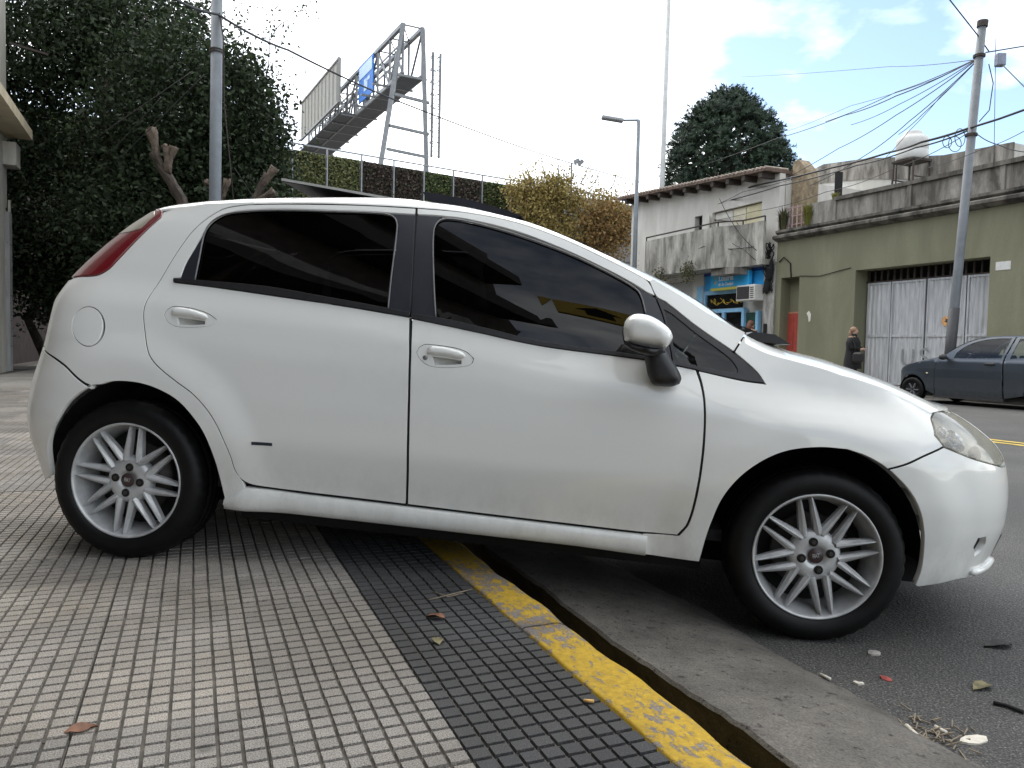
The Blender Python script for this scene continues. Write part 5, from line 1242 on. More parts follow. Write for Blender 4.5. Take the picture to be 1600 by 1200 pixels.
pollard('pollarded_tree', [(392,350),(398,318),(408,292),(418,272)], .10, [(410,290,430,262,.09), (402,312,428,300,.08)], 16.8, 'cut-back bare trunk just right of the grey pole')
pollard('pollarded_tree', [(350,350),(347,318),(338,296),(330,282)], .09, [(338,296,322,284,.06), (346,312,356,280,.06)], 16.0, 'short forked cut stump around the foot of the grey pole')

# --- elevated road with planted wall panels across the end of the street
HA = R_(56.0); hd = Vector((math.sin(HA), math.cos(HA), 0)); hp0 = pxc(430, 300, 40.0); HB = Vector((hp0[0], hp0[1], 0))
hz_top = at_y(430, 220, 40.0).z
hw = empty('elevated_road', HB, math.pi/2-HA); tag(hw, 'elevated road wall with planted panels and posts across the street end', 'wall')
CW = weathered('grey_concrete', (.33,.325,.315), (.16,.155,.15), .4, .8)
MB().box(-22, 34, .15, 9, hz_top-4.2, hz_top-.25).build('concrete_wall', CW, hw)
MB().box(-22, 34, .25, 8.8, -.3, hz_top-4.21).build('lower_wall', CW, hw)
def k_at(px):
    d = ray(px, 300); # solve along the wall direction
    a = d[0]/d[1]; return (a*HB.y-HB.x)/(hd.x-a*hd.y)
posts = [454.7, 509, 562.7, 613, 660, 706, 751, 795, 838, 880]
pk = [k_at(p) for p in posts]; stepk = pk[1]-pk[0]
pk = [pk[0]-stepk*i for i in range(10, 0, -1)]+pk
cols_ = {'lime': [(.11,.14,.05), (.19,.21,.08), (.26,.26,.12), (.09,.11,.04)], 'purple': [(.05,.036,.034), (.09,.065,.06), (.14,.11,.085), (.055,.065,.035)], 'green': [(.05,.08,.03), (.10,.14,.045), (.18,.19,.08)], 'rust': [(.12,.08,.025), (.20,.14,.045), (.07,.08,.025)]}
seq = ['green']*9+['lime', 'lime', 'lime', 'purple', 'purple', 'green', 'purple', 'green', 'rust', 'rust', 'rust']
for i in range(len(pk)-1):
    a, b = pk[i]+.10, pk[i+1]-.06; n = 2600
    P = np.stack([RNG.uniform(a, b, n), RNG.normal(-.02, .09, n), RNG.uniform(hz_top-3.9, hz_top-.32, n)], 1); kk = seq[i]
    pn = MB().box(a, b, .02, .14, hz_top-4.1, hz_top-.3).build('planted_panel', M('planting_felt', (.02,.022,.015), .3, 8, .9), hw)
    leaf_mesh('panel_leaves', P, .17, leafmat('panel_leaves_'+kk, cols_[kk]), pn)
for k in pk: MB().bar((k, -.16, hz_top-4.2), (k, -.16, hz_top), .075).build('post', M('galvanised_post', (.24,.25,.26), .15, 5, .5, metal=.4), hw)
MB().bar((-22, -.16, hz_top), (34, -.16, hz_top), .07).build('top_rail', M('galvanised_post'), hw)
for z in (.9, 1.7): MB().bar((pk[-1], -.05, hz_top-z-.6), (34, -.05, hz_top-z-.6), .10).build('guard_rail', M('galvanised_post'), hw)
# golden climber
gs = empty('golden_shrub', Vector(pxc(890, 560, 45.0))*1.0); gs.location.z = 0; tag(gs, 'large golden autumn shrub spilling over the elevated road wall', 'shrub')
gb0 = np.array(gs.location); P1, c1 = clumps(260, 44, pxc(890, 345, 45.5), (3.6, 1.2, 2.2), .36, .35); P2, c2 = clumps(120, 40, pxc(845, 300, 45.5), (2.2, 1.0, .9), .3, .3); P3_, c3 = clumps(120, 40, pxc(950, 360, 44.5), (1.6, 1.0, 1.8), .3, .3)
GOL = leafmat('golden_leaves', [(.27,.21,.07), (.42,.34,.12), (.34,.25,.09), (.21,.19,.07), (.24,.15,.07)], .6, .3); GOB = leafmat('russet_leaves', [(.24,.14,.05), (.32,.21,.08), (.18,.10,.045), (.16,.14,.05)], .6, .3)
leaf_mesh('crown', np.vstack([P1, P2])-gb0, .20, GOL, gs); leaf_mesh('lower_crown', P3_-gb0, .2, GOB, gs)
tw = MB(); lp = []
for a, b in (((830,290), (822,262)), ((850,285), (846,255)), ((868,285), (872,258)), ((905,290), (918,262)), ((925,290), (935,270)), ((950,300), (962,276)), ((968,320), (984,296)), ((890,285), (897,268)), ((975,335), (988,318))):
    p0, p1 = pxc(*a, 45)-gb0, pxc(*b, 45)-gb0; tw.tube([p0, (p0+p1)/2+np.array([.1, 0, 0]), p1], .03, 5); lp += [p0+(p1-p0)*t+RNG.normal(size=(7, 3))*.22 for t in (.3, .6, .9, 1.1)]
tw.build('shoots', BARK, gs); leaf_mesh('shoot_leaves', np.vstack(lp), .18, GOL, gs)
limbs(gs, (0, 0, 0), [Vector(c-gb0) for c in c1[:5]], .18)

# --- monkey-puzzle conifer behind the white building
cb = pxc(1125, 560, 52.0); cb[2] = 0; con = empty('conifer_tree', cb); tag(con, 'dark domed conifer with tufted branches behind the white building', 'tree')
NDL = leafmat('conifer_needles', [(.010,.020,.014), (.018,.035,.022), (.030,.052,.030), (.040,.066,.042)], .75, .1)
top = pxc(1128, 164, 52.0)[2]; bot = pxc(1125, 300, 52.0)[2]; V_ = []; br = MB()
H_ = top-bot+1.5
for k in range(780):
    z = bot-1.0+H_*RNG.random()**.9; f_ = (top-z)/H_; rad = 3.8*max(0.03, 1-(1-min(1, max(0, f_*1.45+.03)))**2)**.5*(.55 if z < bot-.3 else 1)
    a = RNG.random()*6.283; rr = rad*(1-.45*RNG.random()**2.2); tip = np.array([rr*math.cos(a), rr*math.sin(a), z]); inn = np.array([tip[0]*.35, tip[1]*.35, z-.35-.25*rr])
    if k % 3 == 0: br.tube([inn*[.2, .2, 1], (inn+tip)/2-[0, 0, .1], tip], [.05, .04, .02], 4)
    for j in range(6):
        b0 = tip+RNG.normal(size=3)*.22; dr = (tip-inn); dr /= np.linalg.norm(dr); dr = dr+RNG.normal(size=3)*.55; dr /= np.linalg.norm(dr)
        for q in range(15):
            t = q/15*.62; p = b0+dr*t-np.array([0, 0, .35*t*t]); o_ = np.cross(dr, RNG.normal(size=3)); o_ /= np.linalg.norm(o_); w_ = np.cross(o_, dr)*.05
            e = p+o_*.24*(1-.5*t)+dr*.10; V_ += [p-w_, p+w_, e]
V_ = np.array(V_); mesh('crown', V_, np.arange(len(V_)).reshape(-1, 3), NDL, con)
br.build('branches', BARK, con); MB().tube([(0, 0, 0), (0, 0, top*.5), (0, 0, top-.5)], [.45, .35, .08], 10).build('trunk', BARK, con, True)

# ================================================================ gantry over the elevated road
GAL = M('galvanised_steel', (.20,.21,.22), .15, 4, .5, metal=.4); DST = M('dark_walkway', (.07,.075,.085), .2, 4, .7)
gdir = Vector((math.sin(R_(-28)), math.cos(R_(-28)), 0)); gp = Vector((math.cos(R_(-28)), -math.sin(R_(-28)), 0))   # along the truss, across it (to the right)
g0 = at_y(629, 115, 47.0); GZ = g0.z; gbase = Vector((g0.x, g0.y, hz_top-3))
gn = empty('sign_gantry', gbase); tag(gn, 'galvanised lattice sign gantry over the elevated road', 'gantry')
def GP(u_, v, z): return Vector((g0.x, g0.y, 0))+gdir*u_+gp*v+Vector((0, 0, z))-gbase
GH, GWD, GLEN = 2.9, 1.25, 24.0
ch = MB()
for v in (0, GWD):
    for z in (GZ, GZ+GH): ch.bar(GP(0, v, z), GP(GLEN, v, z), .24)
ch.build('chords', GAL, gn)
nseg = 10
for i in range(nseg+1):
    u_ = GLEN*i/nseg
    MB().bar(GP(u_, 0, GZ), GP(u_, 0, GZ+GH), .14).bar(GP(u_, GWD, GZ), GP(u_, GWD, GZ+GH), .14).bar(GP(u_, 0, GZ+GH), GP(u_, GWD, GZ+GH), .08).bar(GP(u_, -1.1, GZ-.1), GP(u_, GWD+.3, GZ-.1), .12).build('frame', GAL, gn)
    if i < nseg:
        u2 = GLEN*(i+1)/nseg; s_ = (GZ, GZ+GH) if i % 2 else (GZ+GH, GZ)
        MB().bar(GP(u_, 0, s_[0]), GP(u2, 0, s_[1]), .11).bar(GP(u_, GWD, s_[0]), GP(u2, GWD, s_[1]), .11).bar(GP(u_, 0, GZ+GH), GP(u2, GWD, GZ+GH), .06).build('brace', GAL, gn)
        MB().bar(GP(u_, 0, GZ+1.0), GP(u2, 0, GZ+1.0), .08).bar(GP(u_, 0, GZ+1.9), GP(u2, 0, GZ+1.9), .08).build('hand_rail', GAL, gn)
m_ = MB(); m_.add([GP(.1, 0, GZ-.02), GP(GLEN, 0, GZ-.02), GP(GLEN, GWD, GZ-.02), GP(.1, GWD, GZ-.02), GP(.1, 0, GZ-.14), GP(GLEN, 0, GZ-.14), GP(GLEN, GWD, GZ-.14), GP(.1, GWD, GZ-.14)], [(0,1,2,3),(4,7,6,5),(0,4,5,1),(1,5,6,2),(2,6,7,3),(3,7,4,0)]); m_.build('walkway', DST, gn)
m_ = MB(); m_.add([GP(9.5, -1.2, GZ+.02), GP(GLEN, -1.2, GZ+.02), GP(GLEN, -.1, GZ+.02), GP(9.5, -.1, GZ+.02), GP(9.5, -1.2, GZ-.06), GP(GLEN, -1.2, GZ-.06), GP(GLEN, -.1, GZ-.06), GP(9.5, -.1, GZ-.06)], [(0,1,2,3),(4,7,6,5),(0,4,5,1),(1,5,6,2),(2,6,7,3),(3,7,4,0)]); m_.build('side_walkway', DST, gn)
for v0, v1 in ((0, -1.5), (GWD, GWD+.6)):
    MB().bar(GP(0, v0, GZ+GH), GP(0, v1*.9, GZ-6.0), .26).build('leg', GAL, gn)
for z in (GZ-1.3, GZ-3.2, GZ-4.6): MB().bar(GP(0, -1.0*((GZ+GH-z)/9)-.1, z), GP(0, GWD+.5, z-.15), .16).build('leg_tie', GAL, gn)
ld = MB(); 
for v in (GWD+.85, GWD+1.35): ld.bar(GP(.4, v, GZ+1.8), GP(.4, v, GZ-4.6), .15)
for k in range(22): ld.bar(GP(.4, GWD+.85, GZ-4.5+k*.29), GP(.4, GWD+1.35, GZ-4.5+k*.29), .04)
for k in range(8):
    z = GZ-3.6+k*.75; ld.bar(GP(.4, GWD+.85, z), GP(1.0, GWD+.9, z), .04).bar(GP(1.0, GWD+.9, z), GP(1.0, GWD+1.3, z), .04).bar(GP(1.0, GWD+1.3, z), GP(.4, GWD+1.35, z), .04)
ld.build('ladder', GAL, gn)
def on_plane(px, v):
    """distance along the truss where a picture column meets the vertical plane at offset v"""
    d = ray(px, 150); a = d[0]/d[1]; q = Vector((g0.x, g0.y, 0))+gp*v; return (a*q.y-q.x)/(gdir.x-a*gdir.y)
def board(name, v, pxa, pxb, pya, pyb, th, mat, label, cat):
    ua, ub = on_plane(pxa, v), on_plane(pxb, v); q = Vector((g0.x, g0.y, 0))+gdir*ua+gp*v; z0 = at_y(pxa, pyb, q.y).z; z1 = at_y(pxa, pya, q.y).z
    base = Vector((q.x, q.y, z0)); o = empty(name, base); tag(o, label, cat); P = []
    for vv in (0, -th):
        for uu, z in ((0, 0), (ub-ua, 0), (ub-ua, z1-z0), (0, z1-z0)): P.append(gdir*uu+gp*vv+Vector((0, 0, z)))
    MB().add(P, [(0,1,2,3),(7,6,5,4),(0,4,5,1),(1,5,6,2),(2,6,7,3),(3,7,4,0)]).build('board', mat, o); return o, ub-ua, z1-z0
bo, bl, bh = board('gantry_sign', -1.25, 532.5, 473, 90, 160, .12, M('ribbed_grey_panel', (.27,.265,.24), .12, 3, .6), 'large grey sign panel at the far end of the gantry', 'sign')
for k in range(11): MB().bar(gdir*(bl*(k+.5)/11)+gp*-.135+Vector((0, 0, .1)), gdir*(bl*(k+.5)/11)+gp*-.135+Vector((0, 0, bh-.1)), .07).build('rib', M('pale_rib', (.31,.295,.25), .1, 4, .6), bo)
for z in (.04, bh-.04): MB().bar(gp*-.14+Vector((0, 0, z)), gdir*bl+gp*-.14+Vector((0, 0, z)), .14).build('panel_edge', M('grey_edge', (.25,.25,.25), .1, 4, .6), bo)
MB().bar(gp*-.14, gp*-.14+Vector((0, 0, bh)), .14).build('panel_edge', M('grey_edge'), bo)
bo2, bl2, bh2 = board('road_sign', -.15, 584, 562, 83, 143, .08, M('road_sign_blue', (.02,.16,.55), .15, 2, .5), 'small blue road sign on the gantry', 'sign')
MB().prism([(0, 0)], 0, 0) if False else None
mk = MB()
def bq(u0_, u1_, z0_, z1_): mk.add([gdir*(bl2*u0_)+gp*-.10+Vector((0, 0, bh2*z0_)), gdir*(bl2*u1_)+gp*-.10+Vector((0, 0, bh2*z0_)), gdir*(bl2*u1_)+gp*-.10+Vector((0, 0, bh2*z1_)), gdir*(bl2*u0_)+gp*-.10+Vector((0, 0, bh2*z1_))], [(0,1,2,3)])
bq(.05, .95, .62, .95); bq(.35, .6, .2, .52); bq(.2, .45, .42, .52)
mk.build('sign_marks', M('pale_blue_print', (.45,.60,.80), .1, 4, .5), bo2)

# ================================================================ poles, lamps, wires
def pole(name, pts, r, mat, label, cat):
    base = Vector(pts[0]); o = empty(name, base); tag(o, label, cat); MB().tube([Vector(p)-base for p in pts], r, 14).build('shaft', mat, o, True); return o
PGREY = M('painted_grey_pole', (.16,.18,.20), .12, 5, .5)
p0 = pxc(336, 310, 15.2); p1 = pxc(339.5, -40, 15.2); lp_ = pole('utility_pole', [(p0[0]-.0, p0[1], ZS), (p0[0], p0[1], p0[2]), p1], [.115, .112, .105], PGREY, 'round grey utility pole in front of the dark trees', 'pole')
for y in (78, 82): 
    c = pxc(337.5, y, 15.2); MB().tube([(c[0], c[1], c[2]-.015), (c[0], c[1], c[2]+.015)], .125, 14).build('band', RUST, lp_); LAST[0].location = -lp_.location
MB().tube([pxc(343, 20, 15.1), pxc(349, 60, 15.1), pxc(350, 160, 15.2), pxc(360, 260, 15.3), pxc(366, 330, 15.4)], .014, 6).build('pole_cable', RUST, lp_, True); LAST[0].location = -lp_.location
a = pxc(1485, 545, 18.0); b = pxc(1535, 38, 18.0); a0 = a-(b-a)/(b[2]-a[2])*(a[2]-.1); k3 = a0+(b-a0)*.24
rp = pole('utility_pole', [a0, k3, b], [.108, .104, .088], M('leaning_pole_grey', (.13,.145,.16), .15, 4, .5), 'leaning grey utility pole carrying the cables, beside the dark car', 'pole')
MB().tube([a0-a0, (k3-a0)*1.0], [.119, .115], 14).build('dark_foot', M('dark_pole_foot', (.035,.037,.042), .2, 6, .6), rp, True)
c = b-(b-a0)*.005; MB().tube([c-a0-np.array([0, 0, .02]), c-a0+np.array([.01, 0, .12])], .115, 14).build('pole_cap', RUST, rp)
for py in (87, 205):
    tq = a0+(b-a0)*((py-600)/(38-600)); MB().tube([tq-a0, tq-a0+np.array([0, 0, .06])], .128, 14).build('clamp', RUST, rp)
x = pxc(1563, 92, 18.0)-a0; MB().box(x[0]-.10, x[0]+.10, x[1]-.08, x[1]+.08, x[2]-.17, x[2]+.12, .02).build('junction_box', M('bluish_box', (.22,.25,.33), .2, 8, .5), rp)
s_, z_ = at_t(998, 188, 17.0); lb_ = W(17.0, s_, .1); sl_ = empty('street_lamp', lb_); tag(sl_, 'tall slim street lamp with one arm beside the white building', 'street lamp')
MB().tube([(0, 0, 0), (0, 0, z_*.5), (0, 0, z_-.1)], [.10, .09, .07], 12).build('post', PGREY, sl_, True)
e1 = pxc(970, 188, lb_.y)-np.array(lb_); e2 = pxc(940, 183, lb_.y)-np.array(lb_)
MB().tube([(0, 0, z_-.12), (0, 0, z_-.1), e1], [.05, .05, .04], 8).build('arm', PGREY, sl_, True)
dv = Vector(e2-e1); mb = MB().box(-.1, dv.length, -.16, .16, -.07, .06, .03); hd_ = mb.build('lamp_head', M('lamp_head_grey', (.30,.31,.32), .1, 8, .5), sl_); hd_.location = e1; hd_.rotation_euler = (0, -math.asin(dv.z/dv.length), math.atan2(dv.y, dv.x))
mt_ = pole('radio_mast', [Vector((pxc(1034, 300, 48)[0], 48, 0)), pxc(1034, 300, 48), pxc(1047, -60, 48)], [.17, .16, .12], M('pale_mast', (.40,.41,.41), .1, 3, .5), 'very tall thin mast beside the conifer', 'mast')
fl_ = empty('flood_light', pxc(893, 285, 52)); tag(fl_, 'distant pair of floodlights on a thin post above the golden shrub', 'flood light'); fb = np.array(fl_.location)
MB().bar((0, 0, -2), pxc(893, 256, 52)-fb, .12).build('post', GAL, fl_); MB().bar(pxc(897, 254, 52)-fb, pxc(905, 250, 52)-fb, .25).build('lamp', GAL, fl_); MB().bar(pxc(904, 257, 52)-fb, pxc(911, 251, 52)-fb, .25).build('lamp', GAL, fl_)
WIRE = M('cable_black', (.015,.015,.016), .2, 10, .6)
def wire(pts, r, label, sag=0.0):
    """pts: picture points with distance; hung in a smooth curve"""
    P = [pxc(x, y, Y) for x, y, Y in pts]; Q = []
    for i in range(len(P)-1):
        n = 10
        for j in range(n+(i == len(P)-2)):
            t = j/n; p = P[i]*(1-t)+P[i+1]*t; Q.append(p-np.array([0, 0, sag*4*t*(1-t)]))
    return tag(MB().tube(Q, r*1.0, 5).build('overhead_cable', WIRE, None, True), label, 'cable', 'overhead cables')
wire([(255,-12,13), (340,22,15), (450,78,19), (640,165,28), (860,245,42), (1030,292,50)], .026, 'long cable crossing the sky in front of the gantry', .06)
wire([(155,212,15.6), (300,112,15.2)], .010, 'upper guy wire rising to the grey pole through the dark tree')
wire([(172,240,15.6), (252,152,15.2)], .008, 'middle guy wire in front of the dark tree')
wire([(180,255,15.6), (318,118,15.2)], .008, 'lowest guy wire in front of the dark tree')
wire([(366,262,15.5), (402,318,15.9)], .008, 'short slanting wire right of the grey pole foot')
PL = (1533, 88, 18.0)
wire([PL, (1400,150,22), (1320,180,27), (1215,216,38), (1085,262,50)], .016, 'top cable fanning left from the leaning pole to the conifer', .05)
wire([PL, (1400,144,22), (1290,190,27)], .012, 'second cable of the fan left of the leaning pole', .05)
wire([PL, (1405,163,21), (1330,195,24)], .010, 'third cable of the fan left of the leaning pole', .05)
wire([PL, (1400,180,21), (1310,232,25), (1200,292,30)], .012, 'fourth cable of the fan running down to the white building', .05)
wire([PL, (1420,190,21), (1350,244,23), (1265,290,26)], .012, 'fifth cable of the fan running down behind the tank', .05)
wire([PL, (1440,180,20), (1404,210,22)], .010, 'lowest steep cable of the fan ending by the tank pipe', .03)
wire([(1515,200,18.0), (1440,222,19), (1390,238,21), (1300,262,24), (1180,290,29), (1085,318,34), (1000,337,38)], .030, 'thick bundled cable running left from the leaning pole past the tank', .02)
wire([(1515,203,18.0), (1430,231,19), (1340,258,22.5), (1220,290,27), (1110,320,32)], .020, 'second bundled cable just under the thick one', .04)
wire([(1515,200,18.0), (1560,186,17), (1660,150,15)], .026, 'thick bundled cable running right from the leaning pole')
wire([(1540,82,18.0), (1600,72,17), (1680,50,15)], .014, 'thin cable running right from the pole top')
wire([(1565,100,17.9), (1600,135,16.5), (1650,190,15)], .012, 'slanting cable dropping right from the junction box')
wire([(1525,208,18.0), (1560,226,17.4), (1610,238,16.5), (1680,236,15)], .011, 'slack cable sagging right below the leaning pole clamp', .04)
wire([(1478,-8,17), (1530,58,18), (1545,80,18.2)], .014, 'cable slanting down from the top edge to the leaning pole')
wire([(1160,120,60), (1390,104,30), (1533,92,18)], .010, 'thin straight cable far left of the pole top', .05)
wire([(1060,322,34), (1150,345,30), (1195,392,28)], .014, 'drooping cable in front of the balcony', .2)
wire([(1124,310,30), (1160,370,28.5), (1200,400,27.8)], .012, 'steep cable hanging across the balcony to the pilaster', .1)
wire([(1010,405,34), (1100,385,30), (1200,380,27.8)], .016, 'cable along the balcony foot', .15)
wire([PL, (1450,128,20), (1330,165,25), (1230,205,33)], .008, 'faint cable just above the top of the fan', .03)
wire([PL, (1470,150,19.5), (1420,205,21), (1380,250,22.5)], .008, 'faint steep cable of the fan behind the tank', .03)
wire([(1515,206,18), (1400,262,21), (1290,300,25), (1180,330,29), (1060,352,34)], .010, 'thin cable under the bundled cables crossing the white house', .08)
wire([(1600,205,15.5), (1530,235,17), (1450,262,20)], .008, 'thin cable crossing behind the leaning pole above the parapet', .03)
wire([(1556,60,18), (1553,260,18.3)], .007, 'thin vertical wire right of the leaning pole')
wire([(1110,352,30), (1165,392,28.5), (1205,420,27.6)], .010, 'cable dropping from the balcony to the tangle on the pilaster', .08)
wire([(1005,360,37), (1080,335,33), (1160,300,29.5), (1290,262,25)], .010, 'thin cable rising across the white house front', .06)
# loops of spare cable hanging at the leaning pole
mb = MB()
for (cx, cy, rx, ry) in ((1492,225,10,12), (1480,222,7,9), (1500,215,8,14)):
    mb.tube([pxc(cx+rx*math.cos(q), cy+ry*math.sin(q), 18.0) for q in np.linspace(0, 6.28, 20)], .009, 5, False)
tag(mb.build('cable_coil', WIRE, None, True), 'coils of spare cable hanging just left of the leaning pole', 'cable')
tag(MB().tube([pxc(1545,100,17.9), pxc(1552,130,17.9), pxc(1549,150,17.9), pxc(1546,172,17.9), pxc(1530,190,17.9)], .012, 5).build('drop_cable', WIRE, None, True), 'loose drop cable hanging right of the leaning pole', 'cable')

# ================================================================ the dark car across the street
KT = 15.2; ks, kz = at_t(1424.6, 607, KT)
ka = empty('dark_compact_car', W(KT+.80, ks, ZR), STA+math.pi/2); tag(ka, 'dark grey small car parked at the far kerb, cut by the right edge', 'car')
# local: x forwards (along the street), y to its left (towards us), z up
KHW = .80
def khalf(x, z):
    b = .93
    y = np.interp(z, [.12, .2, .35, .55, .75, .9, .97], [.70, .755, .785, .80, .795, .775, .745]); h = np.maximum(z-.97, 0); y = np.where(z > .97, .745-.32*h-.25*h*h, y)
    u = np.clip((x-.02)/(.62-.02), 0, 1); v = np.clip((-2.71-x)/(.68), 0, 1)
    for cx in (0, -2.80): y = y+.014*ssx(.46, .34, np.hypot(x-cx, z-.28))
    return y*np.maximum(1-u**2.6, 0)**.5*np.maximum(1-v**3, 0)**.5
def kpanel(name, poly, mat, parent, holes=(), off=0.0, gap=.003, grid=.06, depth=.02, mirror=True):
    P = inset(smooth_path(poly, .03), gap); H = [smooth_path(h, .03) for h in holes]; V2, F = triangulate(P, H, grid)
    x, z = V2[:, 0], V2[:, 1]; y = khalf(x, z); e = 2e-3
    n = np.stack([-(khalf(x+e, z)-khalf(x-e, z))/(2*e), np.ones_like(x), -(khalf(x, z+e)-khalf(x, z-e))/(2*e)], 1); n /= np.linalg.norm(n, axis=1)[:, None]
    P3 = np.stack([x, y, z], 1)+n*off; F = [f if np.dot(np.cross(P3[f[1]]-P3[f[0]], P3[f[2]]-P3[f[0]]), n[f[0]]) > 0 else f[::-1] for f in F]
    V, FF, NN = panel_geo(P3, n, F, depth); o = mesh(name, V, FF, mat, parent, True, normals=NN)
    if mirror: mesh(name, [(a, -b, c) for a, b, c in V], [f[::-1] for f in FF], mat, parent, True, normals=[(a, -b, c) for a, b, c in NN])
    return o
def karch(cx, r, q0, q1, n=16): return [(cx+r*math.cos(q), .28+r*math.sin(q)) for q in np.linspace(q0, q1, n)]
top_k = [(.52,.56), (.42,.68), (.30,.77), (.10,.85), (-.27,.95), (-.57,1.01), (-.68,1.05), (-.84,1.17), (-1.17,1.36), (-1.48,1.44), (-1.9,1.465), (-2.6,1.44), (-3.1,1.34), (-3.3,1.12), (-3.38,.90)]
AF_ = karch(0, .335, math.pi-.25+.25, .1, 16)
wing = [(-.53,.20), (-.335,.28)] + karch(0, .335, math.pi, .25, 16) + [(.50,.42)] + [(.53,.50), (.50,.58), (.42,.68), (.30,.765), (.10,.845), (-.27,.945), (-.55,1.0), (-.66,1.03), (-.55,.90), (-.53,.60)]
kpanel('front_wing', wing, GREYP, ka)
KBL = M('black_bumper_plastic', (.03,.03,.032), .2, 12, .6)
kpanel('front_bumper', [(.335,.30), (.50,.41), (.56,.38), (.58,.25), (.50,.17), (.33,.17)], KBL, ka)
kd = kpanel('door', [(-.54,.20), (-.54,.60), (-.56,.90), (-.67,1.03), (-.85,1.165), (-1.17,1.35), (-1.48,1.43), (-1.9,1.455), (-2.10,1.452), (-2.05,1.2), (-2.00,.98), (-2.03,.60), (-2.03,.20)], GREYP, ka, holes=[[(-.92,.99), (-.97,1.12), (-1.15,1.27), (-1.40,1.37), (-1.72,1.415), (-2.04,1.42), (-2.0,1.2), (-1.95,1.01)]])
KGL = glassmat('pale_car_glass', (.88,.93,.95), 1.5)
kpanel('window_glass', [(-.91,.985), (-.96,1.12), (-1.15,1.28), (-1.40,1.38), (-1.72,1.425), (-2.05,1.43), (-2.01,1.2), (-1.96,1.0)], KGL, kd, off=-.01, gap=0, depth=.005)
kpanel('rear_quarter', [(-2.06,.20), (-2.06,.60), (-2.03,.98), (-2.08,1.2), (-2.13,1.452), (-2.6,1.43), (-3.09,1.33), (-3.28,1.12), (-3.35,.90), (-3.37,.5), (-3.22,.28)] + [(-2.80+.335*math.cos(q), .28+.335*math.sin(q)) for q in np.linspace(math.pi-.05, .0, 14)], GREYP, ka, holes=[[(-2.12,1.0), (-2.16,1.2), (-2.2,1.41), (-2.6,1.39), (-2.98,1.28), (-3.06,1.08)]])
kpanel('quarter_glass', [(-2.11,.99), (-2.15,1.2), (-2.19,1.42), (-2.6,1.40), (-2.99,1.29), (-3.07,1.07)], KGL, ka, off=-.01, gap=0, depth=.005)
TP = smooth_path(top_k, .07, False, 70); g = np.array([0, .3, .55, .75, .88, .95, 1.0]); secs = []
for x, z in TP:
    yh = float(khalf(np.array(x), np.array(z-.02))); bw = np.interp(x, [-3.45, -2.95, -1.6, -.8, -.3, .5], [-.10, -.08, 0, .14, .10, .08]); hgt = np.interp(x, [-3.45, -2.3, -.7, .5], [.02, .05, .06, .03])
    gg = (1-g**2.4)**(1/1.7); half = [(x+bw*q, yh*e, z-.015+hgt*q) for e, q in zip(g, gg)]; secs.append([(a, -b, c) for a, b, c in half[::-1]]+half[1:])
def kcap(name, i0, i1, mat):
    S = np.array(secs[i0:i1+1]); a, b = S.shape[:2]; mesh(name, S.reshape(-1, 3), [(i*b+j, i*b+j+1, (i+1)*b+j+1, (i+1)*b+j) for i in range(a-1) for j in range(b-1)], mat, ka, True)
ix = lambda xx: int(np.argmin(np.abs(TP[:, 0]-xx)))
kcap('bonnet', 0, ix(-.66), GREYP); kcap('windscreen', ix(-.66), ix(-1.45), KGL); kcap('roof', ix(-1.45), ix(-2.95), GREYP); kcap('rear_window', ix(-2.95), len(TP)-1, KGL)
def kwheel(x, y, rz):
    w_ = bpy.data.objects.new('wheel', None); link(w_, ka); w_.location = (x, y, .28); w_.rotation_euler = (0, 0, rz)
    MB().lathe([(.165,.0), (.20,-.02), (.25,-.02), (.275,0), (.28,.03), (.28,.12), (.27,.15), (.2,.16)], 40).build('tyre', RUBBER, w_, True)
    rm = MB().lathe([(.17,.0), (.165,.015), (.15,.05), (0,.06)], 32).build('rim', M('dark_wheel', (.05,.05,.055), .2, 10, .5), w_, True)
    for k in range(6):
        q = k*math.pi/3; MB().bar((.03*math.cos(q), .02, .03*math.sin(q)), (.16*math.cos(q), .01, .16*math.sin(q)), .035, .02).build('spoke', M('grey_spoke', (.16,.16,.17), .2, 10, .5), rm)
for x in (0, -2.80):
    kwheel(x, .79, math.pi); kwheel(x, -.79, 0)
    for s in (1, -1):
        pts = [(x+.335*math.cos(q), .28+.335*math.sin(q)) for q in np.linspace(0, math.pi, 18)]; n = 18
        MB().add([(a, s*.77, b) for a, b in pts]+[(a, s*.4, b) for a, b in pts], [(i, i+1, n+i+1, n+i) for i in range(n-1)]+[tuple(n+i for i in range(n))]).build('wheel_housing', DARK, ka)
MB().box(-3.25, .4, -.70, .70, .16, .24).build('underbody', DARK, ka)
MB().box(-2.05, -.5, -.755, .755, .14, .20).build('sill_cover', KBL, ka)
mm = MB().sphere((-.80, .90, 1.02), (.07, .10, .065), 14, 10).bar((-.80, .76, .99), (-.80, .86, 1.0), .05).build('door_mirror', KBL, ka, True)
MB().box(-1.86, -1.64, .775, .80, .87, .915, .01).build('door_handle', KBL, kd)
MB().sphere((-.36, .80, .66), (.03, .012, .018)).build('side_repeater', M('amber_repeater', (.6,.5,.3), .1, 10, .3), ka, True)
for y in (-.35, .35): MB().box(-1.75, -1.35, y-.22, y+.22, .45, .58, .03).box(-1.90, -1.74, y-.22, y+.22, .5, 1.08, .03).box(-1.90, -1.80, y-.12, y+.12, 1.10, 1.24, .03).build('front_seat', CLOTH, ka)
MB().prism([(-.95, .6), (-.95, .88), (-.6, .95), (-.5, .6)], -.65, .65, 'xz').build('dashboard', CLOTH, ka)
